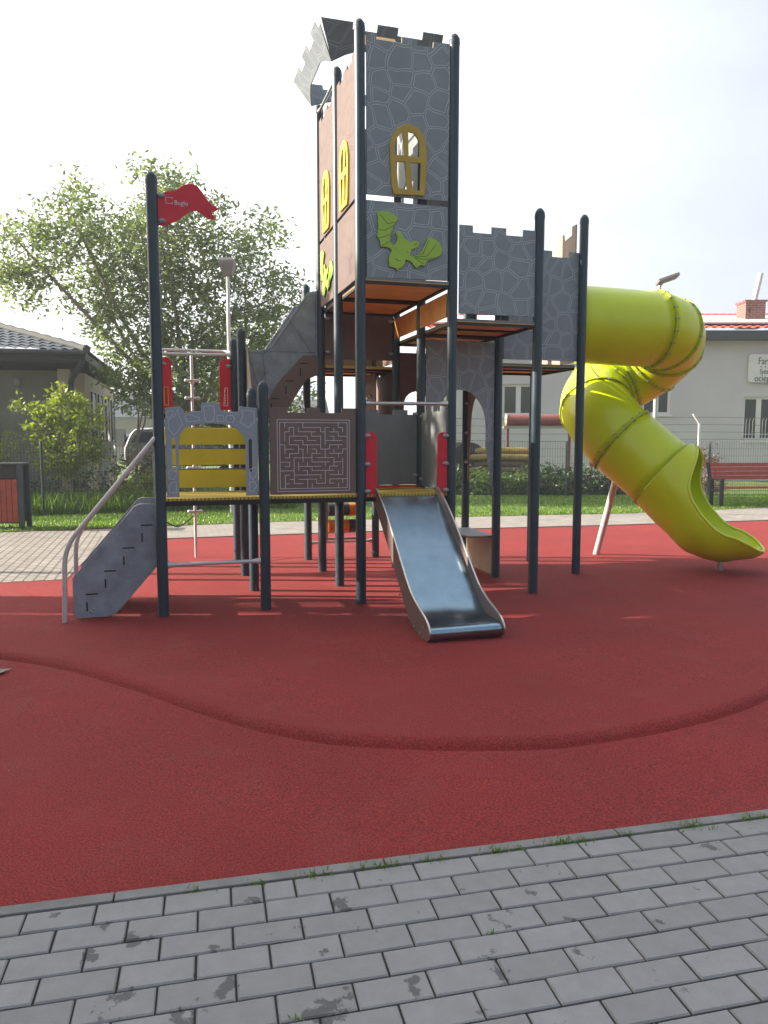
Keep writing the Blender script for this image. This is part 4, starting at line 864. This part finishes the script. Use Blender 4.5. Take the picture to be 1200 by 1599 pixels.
for k, (x, y, r_, h_, lab, mm) in enumerate([(1.75, 21.4, .45, .6, 'dark rounded hedge bush behind the steel slide', 'leafD'), (2.75, 21.3, .45, .38, 'grassy green bush below the stacked yellow pipes', 'leafB'), (3.8, 21.4, .45, .36, 'green bush under the right end of the yellow pipes', 'leafB'),
                                     (4.75, 21.4, .55, .5, 'dark green hedge bush left of the lime slide support', 'leafD'), (5.7, 21.5, .55, .45, 'dark hedge bush behind the lower lime tube', 'leafD'), (6.7, 21.6, .5, .4, 'low dark hedge bush behind the sloping slide support', 'leafD')]):
    bush('hedge_bush', (x, y, 0), [(x - .3, y, h_ * .5, r_), (x + .3, y + .1, h_ * .55, r_), (x, y - .1, h_ * .8, r_ * .8)], 2400, .11, M[mm], lab, 20 + k, .2, group='hedge bushes along the right fence')
bush('dry_climber', (8.9, 21.2, 0), [(8.75, 21.2, .45, .35), (9.1, 21.2, .8, .3), (8.9, 21.2, 1.1, .22), (9.3, 21.2, .4, .3)], 900, .09, M['leafR'], 'dry reddish climber on the fence beside the bench', 31, .18, stems=30)
bush('far_bush', (-4.3, 32, 0), [(-4.4, 32, 2.0, .7), (-3.6, 32, 1.6, .9), (-5.4, 32, 1.9, .8), (-4.2, 32, 1.0, 1.0)], 2200, .2, M['leafC'], 'bright green far bush seen under the upper stair', 33, .4)

# =================================================================== FENCES
M['fence'] = mat('dark_green_fence_wire', (.015, .05, .035), .5)
M['fencegrey'] = mat('grey_green_fence_wire', (.10, .12, .12), .5)
def fence(name, pts, h_, label, m, step=.05, hstep=.2, posts=None, r_=.0028, pr=.03, spikes=0):
    base = Vector((pts[0][0], pts[0][1], 0)); t = empty(name, base, 0, label, 'fence')
    for (x0, y0), (x1, y1) in zip(pts, pts[1:]):
        d = Vector((x1 - x0, y1 - y0, 0)); L_ = d.length; d.normalize(); nn = Vector((-d.y, d.x, 0)); npan = max(1, round(L_ / 2.5))
        for p_ in range(npan):
            a = Vector((x0, y0, 0)) + d * (L_ * p_ / npan) - base; l_ = L_ / npan; b_ = MB(); k = step
            while k < l_:
                b_.obox(a + d * k + Vector((0, 0, h_ / 2 + .03 + spikes / 2)), d * r_, nn * r_, Vector((0, 0, h_ / 2 + spikes / 2))); k += step
            z = .1
            while z < h_ + .04: b_.obox(a + d * l_ / 2 + Vector((0, 0, z)) + nn * r_ * 2, d * l_ / 2, nn * r_, Vector((0, 0, r_))); z += hstep
            b_.build('mesh_panel', m, t)
            MB().tube([a + Vector((0, 0, -.05)), a + Vector((0, 0, h_ + .08))], pr, 8).build('fence_post', m, t, True)
    return t
fence('garden_fence', FL, 1.45, 'dark green wire mesh fence with posts in front of the left garden', M['fence'], .06)
fence('yard_fence', FR, 1.42, 'grey green wire mesh fence along the yard behind the slides', M['fencegrey'], .07, .2, spikes=.06, r_=.003)
# concrete posts with outriggers and barbed wire
for k, (x, y, lab) in enumerate(((8.62, 20.75, 'pale concrete fence post with a bent top beside the bench'), (7.45, 21.0, 'pale concrete fence post half hidden behind the lime tube'))):
    t = empty('concrete_post', (x, y, 0), 0, lab, 'fence post', 'concrete posts with bent tops')
    MB().box(-.03, .03, -.03, .03, -.05, 1.98).build('shaft', M['white'], t, bevel=.004)
    MB().tube([(0, 0, 1.96), (-.20, -.02, 2.24)], .022, 8).build('outrigger', M['white'], t, True)
t = empty('barbed_wire', (0, 20.9, 0), 0, 'thin strands of wire strung along the tops of the concrete posts', 'wire')
for k in range(4): MB().tube(bez([(1.0, .1, 1.55 + k * .2), (4.5, .05, 1.50 + k * .2), (8.5, -.1, 1.56 + k * .2), (13, .2, 1.5 + k * .2)], 8), .006, 5).build('strand', M['fencegrey'], t)

# =================================================================== BUILDINGS
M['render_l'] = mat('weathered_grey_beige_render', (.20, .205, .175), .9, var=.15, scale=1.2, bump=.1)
M['render_r'] = mat('pale_grey_render', (.58, .565, .61), .85, var=.05, scale=.7, bump=.05)
M['soffit'] = mat('dark_blue_grey_fascia', (.04, .055, .07), .6)
M['tile'] = mat('dark_grey_roof_tile', (.045, .065, .095), .8, var=.25, scale=5)
M['ridge'] = mat('brown_grey_ridge_tile', (.095, .10, .105), .85, var=.2, scale=5)
M['redtile'] = mat('red_roof_tile', (.42, .07, .06), .6, var=.2, scale=5)
M['glass'] = glass_mat('dark_window_glass', (.025, .045, .035))
M['frame'] = mat('white_window_frame', (.72, .72, .74), .5, var=.03)
M['cream'] = mat('cream_render', (.44, .38, .28), .9, var=.1, scale=1.5)

def tiled(name, c0, c1, c2, c3, m, parent, nu, nv, amp=.02):
    """roof slope as rows of wavy tiles; c0-c1 eave, c3-c2 top"""
    c0, c1, c2, c3 = map(Vector, (c0, c1, c2, c3)); nn = (c1 - c0).cross(c3 - c0).normalized(); W_ = nu * 6; vs = []; fs = []
    for v in range(nv):
        for s_ in (0, 1):
            f = (v + s_) / nv; lift = .028 if s_ == 0 else 0
            for u in range(W_ + 1):
                g_ = u / W_; p = (c0.lerp(c3, f)).lerp(c1.lerp(c2, f), g_); vs.append(p + nn * (amp * (1 + math.cos(2 * math.pi * u / 6)) + lift))
    st_ = W_ + 1
    for r_ in range(2 * nv - 1):
        for u in range(W_): fs.append((r_ * st_ + u, r_ * st_ + u + 1, (r_ + 1) * st_ + u + 1, (r_ + 1) * st_ + u))
    return MB().add(vs, fs).build(name, m, parent, False)

# left house (local x runs along the front to the right corner, y back)
HA = .24
H = empty('bungalow', (-7.2, 18.0, 0), HA, 'beige bungalow with a dark tiled hip roof behind the left garden', 'house')
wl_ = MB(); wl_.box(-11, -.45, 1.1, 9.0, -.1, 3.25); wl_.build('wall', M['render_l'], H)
MB().box(-.38, .0, 1.0, 7.9, -.1, 3.2).build('side_wall', M['cream'], H)
MB().box(-.55, -.28, .55, .82, -.1, 3.25).build('pillar', M['cream'], H)
MB().box(-12, .17, .02, .10, 3.42, 3.60).box(.09, .17, .1, 8.1, 3.42, 3.60).build('fascia', M['soffit'], H)
MB().box(-12, .09, .10, 9.6, 3.38, 3.42).build('soffit', M['soffit'], H)
rf = tiled('roof', (-12, -.05, 3.62), (.2, -.05, 3.62), (-5.0, 5.6, 5.35), (-12, 5.6, 5.35), M['tile'], H, 52, 17)
tiled('roof_slope', (.2, -.05, 3.62), (.2, 8.3, 3.62), (-5.0, 5.65, 5.35), (-5.0, 5.6, 5.35), M['tile'], H, 26, 17)
MB().tube([Vector((.22, -.08, 3.66)).lerp(Vector((-5.0, 5.6, 5.42)), k / 30) for k in range(31)], [.085 if k % 2 else .11 for k in range(31)], 8).build('ridge_tiles', M['ridge'], rf, True)
MB().tube(fillet([(.10, -.02, 3.42), (.06, .0, 3.3), (-.25, .48, 2.95), (-.25, .52, 2.7), (-.25, .52, .3)], .12), .068, 10).build('downpipe', M['soffit'], H, True)
MB().tube([(-12, -.10, 3.58), (.2, -.10, 3.58)], .06, 8).build('gutter', M['soffit'], H, True)
MB().box(-2.9, -2.0, 1.06, 1.12, 1.0, 2.1).box(-8, -2.9, 1.06, 1.12, 1.0, 2.3).build('window', M['glass'], H)
for y in (2.1, 3.5, 5.2, 6.7):
    wdw = MB().box(-.02, .03, y, y + .7, 1.0, 2.75).build('window', M['glass'], H)
    MB().box(.0, .04, y - .06, y, .95, 2.8).box(.0, .04, y + .7, y + .76, .95, 2.8).build('window_frame', M['soffit'], wdw)
lampp = MB().ball((-1.55, 1.02, 2.95), (.09, .08, .12), 12, 8).box(-1.58, -1.52, 1.05, 1.1, 2.7, 2.8).build('wall_lamp', M['clamp'], H, True)
MB().box(-9.5, -1.0, -1.3, -1.2, -.05, .95).build('plinth_wall', M['soffit'], H)
brd = MB().obox((0, 0, .75), (.25, 0, 0), (0, .02, .0), (.12, .05, .75)).build('leaning_board', M['frame']); brd.location = (-8.0, 21.4, 0)
tag(brd, 'pale board leaning against the side wall of the bungalow', 'board')

# right building
B = empty('shop_building', (1.6, 28, 0), 0, 'long pale grey single storey building with a red tiled roof behind the yard', 'building')
def holewall(name, x0, x1, z0, z1, wins, y, m, parent, d=.25):
    b_ = MB(); xs = sorted({x0, x1} | {w_[0] for w_ in wins} | {w_[1] for w_ in wins}); zs = sorted({z0, z1} | {w_[2] for w_ in wins} | {w_[3] for w_ in wins})
    for a, c_ in zip(xs, xs[1:]):
        for e, f in zip(zs, zs[1:]):
            if not any(w_[0] <= a and c_ <= w_[1] and w_[2] <= e and f <= w_[3] for w_ in wins): b_.box(a, c_, y, y + d, e, f)
    return b_.build(name, m, parent, clean=True)
WN = [(2.75, 3.95, 2.42, 3.56), (7.9, 8.95, 2.45, 3.50), (11.62, 13.9, 1.5, 3.1), (5.3, 6.5, 2.42, 3.56), (.3, 1.1, 2.42, 3.56)]
holewall('wall', 0, 24, -.1, 5.15, WN, 0, M['render_r'], B)
MB().box(0, 24, .25, 12, -.1, 5.1).build('inner_block', M['render_r'], B)
for (x0, x1, z0, z1) in WN:
    f = MB(); e = .09; f.box(x0, x0 + e, .08, .16, z0, z1).box(x1 - e, x1, .08, .16, z0, z1).box(x0 + e, x1 - e, .08, .16, z1 - e, z1).box(x0 + e, x1 - e, .08, .16, z0, z0 + e)
    xm = x0 + .60 if x1 - x0 > 2 else (x0 + x1) / 2
    f.box(xm - .09, xm + .09, .08, .16, z0 + e, z1 - e); fo = f.build('window', M['frame'], B)
    MB().box(x0 + e, xm - .09, .12, .13, z0 + e, z1 - e).box(xm + .09, x1 - e, .12, .13, z0 + e, z1 - e).build('pane', M['glass'], fo)
    MB().box(x0 - .05, x1 + .05, -.06, .1, z0 - .07, z0 - .001).build('sill', M['frame'], fo)
bars = MB()
for k in range(16):
    x = 11.6 + k * .12; bars.tube([(x, -.05, 1.5), (x, -.05, 2.2), (x + .03, -.05, 2.3)], .012, 5)
bars.box(11.5, 13.6, -.06, -.04, 1.72, 1.74).build('window_bars', M['frame'], B)
MB().box(-.4, 24.4, -.55, -.45, 5.12, 5.42).box(-.4, 24.4, -.449, 0, 5.12, 5.16).build('fascia', M['soffit'], B)
tiled('roof', (-.4, -.6, 5.46), (24.4, -.6, 5.46), (24.4, 6, 7.0), (-.4, 6, 7.0), M['redtile'], B, 80, 16, .03)
MB().box(-.3, 24.3, .0, 12, 5.15, 5.3).build('attic', M['render_r'], B)
MB().obox((7.0, 1.6, 6.13), (7.0, 0, 0), (0, 1.55, .36), (0, -.01, .03)).build('roof_panel', M['white'], B, bevel=.01)
MB().tube(fillet([(9.95, -.45, 5.15), (9.65, -.15, 5.0), (8.95, -.06, 4.98), (8.9, -.06, 4.45)], .06), .035, 8).build('drain_pipe', M['soffit'], B, True)
M['brick'] = brick_mat('red_chimney_brick', (.21, .045, .035), (.27, .07, .05), (.26, .22, .2), .26, .085, .012, wall=True)
ch = MB().box(12.1, 12.85, 1.2, 1.95, 5.9, 6.72).build('chimney', M['brick'], B)
MB().box(12.05, 12.9, 1.15, 2.0, 6.72, 6.79).build('chimney_cap', M['brick'], ch)
MB().box(12.06, 12.89, 1.16, 1.99, 5.8, 6.08).build('chimney_collar', M['galv'], ch)
MB().tube([(12.58, 1.6, 6.75), (12.80, 1.6, 7.85)], .10, 12).build('flue_pipe', M['galv'], ch, True)
MB().box(12.2, 12.29, 1.196, 1.2, 6.32, 6.48).build('chimney_vent', M['dark'], ch)
# roof plane in front of chimney brick vs tiles is real; shop sign
SG = empty('shop_sign', (14.6, 27.9, 4.07), 0, 'white shop sign with rounded corners and dark lettering on the pale grey wall', 'sign')
cs = []
for cx, cz, a0 in ((1.35, .42, 0), (-1.22, .42, 90), (-1.22, -.42, 180), (1.35, -.42, 270)):
    cs += [(cx + .09 * math.cos(R(a0 + q * 22.5)), cz + .09 * math.sin(R(a0 + q * 22.5)) + .05) for q in range(5)]
bdp = plate('sign_board', cs, [], (0, 0, 0), X_, Z_, .09, M['frame'], SG, bev=.006)
M['ink'] = mat('dark_grey_ink', (.03, .03, .04), .6)
tx = [text('lettering', 'Farby', .36, (-.99, -.05, .19), (.74, 0, 0), Z_, M['ink'], bdp, .004), text('lettering', 'Systemy', .25, (-.92, -.05, -.15), (.62, 0, 0), Z_, M['ink'], bdp, .004), text('lettering', 'ocieple\u0144', .33, (-1.10, -.05, -.42), (.80, 0, 0), Z_, M['ink'], bdp, .004)]
dt = MB()
for k in range(4): dt.box(-.90 + k * .16, -.86 + k * .16, -.052, -.045, .08, .12)
dt.build('dot_row', M['ink'], bdp)
# yard clutter: pipes
M['pipered'] = mat('red_brown_plastic_pipe', (.27, .085, .07), .6, var=.2, scale=8)
M['pipeyel'] = mat('faded_yellow_pipe', (.42, .30, .07), .6, var=.25, scale=6)
M['pipebr'] = mat('brown_weathered_pipe', (.20, .15, .09), .8, var=.3, scale=6)
t = empty('large_pipe', (4.7, 23, 0), 0, 'large red brown pipe lying on a steel rack in the yard', 'pipe')
MB().tube([(-1.0, 0, 2.13), (1.6, 0, 2.13)], .17, 20, caps=False).build('pipe_body', M['pipered'], t, True)
MB().tube([(-1.02, 0, 2.13), (-.98, 0, 2.13)], .19, 20).build('pipe_collar', M['cream'], t, True)
rk = empty('pipe_rack', (4.7, 23, 0), 0, 'thin brown steel rack carrying the large red brown pipe', 'rack')
MB().box(-1.1, 1.7, -.2, .2, 1.88, 1.955).build('beam', M['cream'], rk)
for x in (-.95, .92, 1.6): MB().box(x - .035, x + .035, -.04, .04, -.05, 1.88).build('leg', M['pipered'], rk)
rr = random.Random(9)
for r_ in range(6):
    z = .28 + r_ * .19
    for q in range(2):
        o = MB().tube([(-1.05 + rr.uniform(-.1, .1), 0, 0), (0, 0, .03), (1.05, 0, 0)], .095, 12).build('stacked_pipe', M['pipeyel'] if r_ >= 4 else M['pipebr'], None, True)
        o.location = (3.35, 22.1 + q * .2 + (r_ % 2) * .1, z - .02)
        tag(o, ['%s %s pipe of the stack behind the fence' % (a, b_) for a in ('front', 'rear') for b_ in ('bottom brown', 'second lowest brown', 'third lowest brown', 'fourth lowest brown', 'second highest yellow', 'topmost yellow')][q * 6 + r_], 'pipe', 'pipes stacked behind the fence')
t = empty('cable_drum', (2.35, 22.3, 0), R(25), 'dark cable reel left of the stacked yellow pipes', 'reel')
MB().tube([(0, -.25, .75), (0, .25, .75)], .52, 24).build('coil', M['dark'], t, True)
for y in (-.28, .28): MB().tube([(0, y - .02, .75), (0, y + .02, .75)], .72, 28).build('reel_side', M['pipebr'] if y > 0 else M['dark'], t, True)
# far buildings
def house(name, x, y, w_, d, h_, wallm, roofm, label, roof=1.6, rz=0):
    t = empty(name, (x, y, 0), rz, label, 'house')
    MB().box(-w_ / 2, w_ / 2, 0, d, -.1, h_).build('wall', wallm, t)
    MB().add([(-w_ / 2 - .3, -.3, h_), (w_ / 2 + .3, -.3, h_), (w_ / 2 + .3, d + .3, h_), (-w_ / 2 - .3, d + .3, h_), (-w_ / 2 - .3, d / 2, h_ + roof), (w_ / 2 + .3, d / 2, h_ + roof)], [(0, 1, 5, 4), (2, 3, 4, 5), (0, 4, 3), (1, 2, 5), (0, 3, 2, 1)]).build('roof', roofm, t)
    for k in range(max(1, int(w_ // 3))):
        xx = -w_ / 2 + 1.2 + k * 3; wq = MB().box(xx, xx + 1.1, -.03, .02, 1.0, 2.2).build('window', M['glass'], t)
    return t
house('far_house', -7.5, 48, 6.5, 8, 2.9, M['cream'], M['ridge'], 'far cream house with a grey roof seen below the upper stair', 1.3)
house('far_shed', -2.4, 40, 1.6, 5, 2.6, M['soffit'], M['soffit'], 'far small shed with grey horizontal siding between the posts', .1)
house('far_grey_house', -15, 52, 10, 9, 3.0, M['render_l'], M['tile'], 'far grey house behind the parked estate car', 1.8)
# unseen tall block, added left of the camera to shade the foreground
SB = empty('tall_shade_block', (-11.5, 0, 0), 0, 'unseen tall rendered block added left of the playground to cast shade over the foreground', 'building')
holewall('wall', 0, .3, 0, 9.5, [], -14, M['cream'], SB, 21.0)
MB().box(-8, -.001, -14, 7.0, -.1, 9.5).build('block', M['cream'], SB)
MB().box(-8.3, .6, -14.3, 7.1, 9.5, 9.7).build('roof', M['tile'], SB)
for y in (-9, -5, -1, 3):
    for z in (1.2, 5.2):
        q = MB().box(.29, .33, y, y + 1.6, z, z + 1.5).build('window', M['glass'], SB); MB().box(.3, .38, y - .08, y, z - .08, z + 1.58).box(.3, .38, y + 1.6, y + 1.68, z - .08, z + 1.58).build('window_frame', M['frame'], q)
GR = empty('low_shade_block', (-11.5, 7.1, 0), 0, 'unseen low flat roofed block added left of the playground to shade the ground at the left', 'low_shade_block')  # out of view; low block added to shade the strip beside the left stair
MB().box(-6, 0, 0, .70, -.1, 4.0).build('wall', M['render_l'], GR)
MB().box(-6.1, .1, -.0, .75, 4.0, 4.12).build('roof', M['soffit'], GR)

tree('tall_sun_blocker_tree', (-19.0, 7.6, 0), (-19.0, 7.6, 6.5), [(-19, 7.6, 9.4, .45), (-19, 7.5, 9.8, .5), (-19, 7.7, 10.2, .45), (-19.3, 7.6, 9.6, .4), (-18.7, 7.6, 9.9, .4), (-19, 7.9, 9.8, .35)], 4200, .24, M['leafB'], M['bark'], 'unseen tall slim tree added left of the playground to stop sun streaks on the ground at the right', r0=.12, seed=41, crad=.32, nb=24)  # out of view; crown added to cut sun streaks at the right

# =================================================================== STREET FURNITURE
# litter bin
t = empty('litter_bin', (-6.95, 12.95, 0), .12, 'dark steel litter bin with red brown wooden slats at the left edge', 'litter bin')
MB().box(.62, .70, -.02, .06, 0, 1.14).box(-.02, .06, -.02, .06, 0, 1.14).box(-.02, .70, -.02, .42, 1.141, 1.165).box(.62, .70, .36, .42, 0, 1.14).box(-.02, .06, .36, .42, 0, 1.14).box(.06, .62, -.02, .04, .0, .05).build('frame', M['soffit'], t, bevel=.004)
MB().box(.06, .62, .0, .40, .90, 1.12).build('hood', M['dark'], t)
M['woodred'] = mat('red_brown_stained_wood', (.34, .06, .035), .55, var=.25, scale=9)
for k in range(6): MB().box(.065 + k * .093, .065 + k * .093 + .086, -.018, .004, .14, .885).build('slat', M['woodred'], t, bevel=.003)
MB().box(.06, .62, .006, .38, .12, .89).build('liner', M['dark'], t)
# bench
t = empty('park_bench', (7.75, 17.35, 0), .16, 'red brown slatted park bench with dark frame at the right edge', 'bench')
for k in range(4): MB().obox((1.1, .50 + k * .028, .66 + k * .10), (1.02, 0, 0), (0, .012, -.002), (0, .010, .044)).build('back_slat', M['woodred'], t, bevel=.004)
for k in range(4): MB().box(.10, 2.12, .06 + k * .105, .15 + k * .105, .42, .455).build('seat_slat', M['woodred'], t, bevel=.004)
for x in (0, 2.12):
    f = MB(); f.box(x - .0, x + .09, .0, .06, 0, .62).box(x, x + .09, .40, .46, 0, .62).box(x, x + .09, -.01, .52, .621, .66).box(x, x + .09, .061, .399, .36, .41); f.obox((x + .045, .56, .82), (.04, 0, 0), (0, .02, -.006), (0, .06, .19))
    f.build('leg_frame', M['dark'], t, bevel=.006)
# lamps
t = empty('street_lamp', (-3.23, 16, 0), 0, 'slim pale street lamp with a square grey head in front of the big tree', 'street lamp', 'street lamps')
MB().tube([(0, 0, -.05), (0, 0, 4.98)], [.055, .035], 12).build('pole', M['galv'], t, True)
M['lamph'] = mat('grey_lamp_housing', (.22, .21, .21), .5)
hd_ = MB(); vs = [(sx * a, sy * a, z) for a, z in ((.09, 4.93), (.155, 5.17), (.155, 5.22), (.13, 5.27)) for sx, sy in ((-1, -1), (1, -1), (1, 1), (-1, 1))]
fs = [(q * 4 + k, q * 4 + (k + 1) % 4, q * 4 + 4 + (k + 1) % 4, q * 4 + 4 + k) for q in range(3) for k in range(4)] + [(3, 2, 1, 0), (12, 13, 14, 15)]
hd_.add(vs, fs).build('lamp_head', M['lamph'], t)
t = empty('street_lamp', (8.62, 24.2, 0), 0, 'street lamp with a flat tilted head rising above the lime tube', 'street lamp', 'street lamps')
MB().tube([(0, 0, -.05), (0, 0, 6.3), (.05, -.1, 6.4)], [.07, .05, .04], 12).build('pole', M['galv'], t, True)
MB().obox((.17, -.2, 6.50), (.30, -.05, .10), (.03, .24, -.02), (-.02, 0, .045)).build('lamp_head', M['lamph'], t, bevel=.02)
# parked estate car
M['silver'] = mat('silver_car_paint', (.50, .52, .56), .25, .5, var=.03, coat=.6)
M['carglass'] = glass_mat('car_window_glass', (.05, .08, .12)); M['tyre'] = mat('black_tyre', (.02, .02, .02), .8)
C = empty('estate_car', (-9.15, 26.6, .32), 0, 'silver estate car parked beyond the garden bushes', 'car')
side_p = smooth_poly([(0.02, .45), (.0, .85), (.06, 1.05), (.30, 1.50), (.7, 1.62), (2.2, 1.62), (2.9, 1.40), (3.35, 1.10), (4.2, .95), (4.4, .7), (4.42, .4), (3.6, .3), (2.2, .28), (.8, .3), (.2, .3)], 4)
body = plate('body', side_p, [], (0, .85, 0), X_, Z_, 1.66, M['silver'], C, bev=.05)
win = [(.26, 1.10), (.46, 1.42), (.72, 1.48), (2.15, 1.48), (2.7, 1.34), (3.0, 1.13)]
for y in (.012, 1.688): plate('side_window', win, [], (0, y, 0), X_, Z_, .012, M['carglass'], C)
MB().box(-.005, .05, .15, 1.55, 1.08, 1.42).build('rear_window', M['carglass'], C)
for x in (.85, 3.6):
    for y in (.08, 1.62):
        wq = MB().tube([(x, y - .1, .02), (x, y + .1, .02)], .33, 20).build('wheel', M['tyre'], C, True)
        MB().tube([(x, y - .108, .02), (x, y + .108, .02)], .2, 14).build('rim', M['steel'], wq, True)
for y in (.12, 1.5): MB().box(-.02, .03, y, y + .12, .8, 1.1).build('tail_light', M['red'], C)

# =================================================================== AIR
hz_ = MB().box(-130, 130, -40, 220, -1.2, 30).build('haze', None)
hm = bpy.data.materials.new('haze_air'); hm.use_nodes = True; hn = hm.node_tree.nodes; hl = hm.node_tree.links
hn.remove(hn["Principled BSDF"]); pvn = hn.new("ShaderNodeVolumePrincipled"); pvn.inputs["Color"].default_value = (.90, .93, 1, 1); pvn.inputs["Density"].default_value = .0027; pvn.inputs["Anisotropy"].default_value = .3
hl.new(pvn.outputs[0], hn["Material Output"].inputs["Volume"]); hz_.data.materials.append(hm); tag(hz_, kind='stuff')
hz_['label'] = 'thin pale haze in the air over the playground'
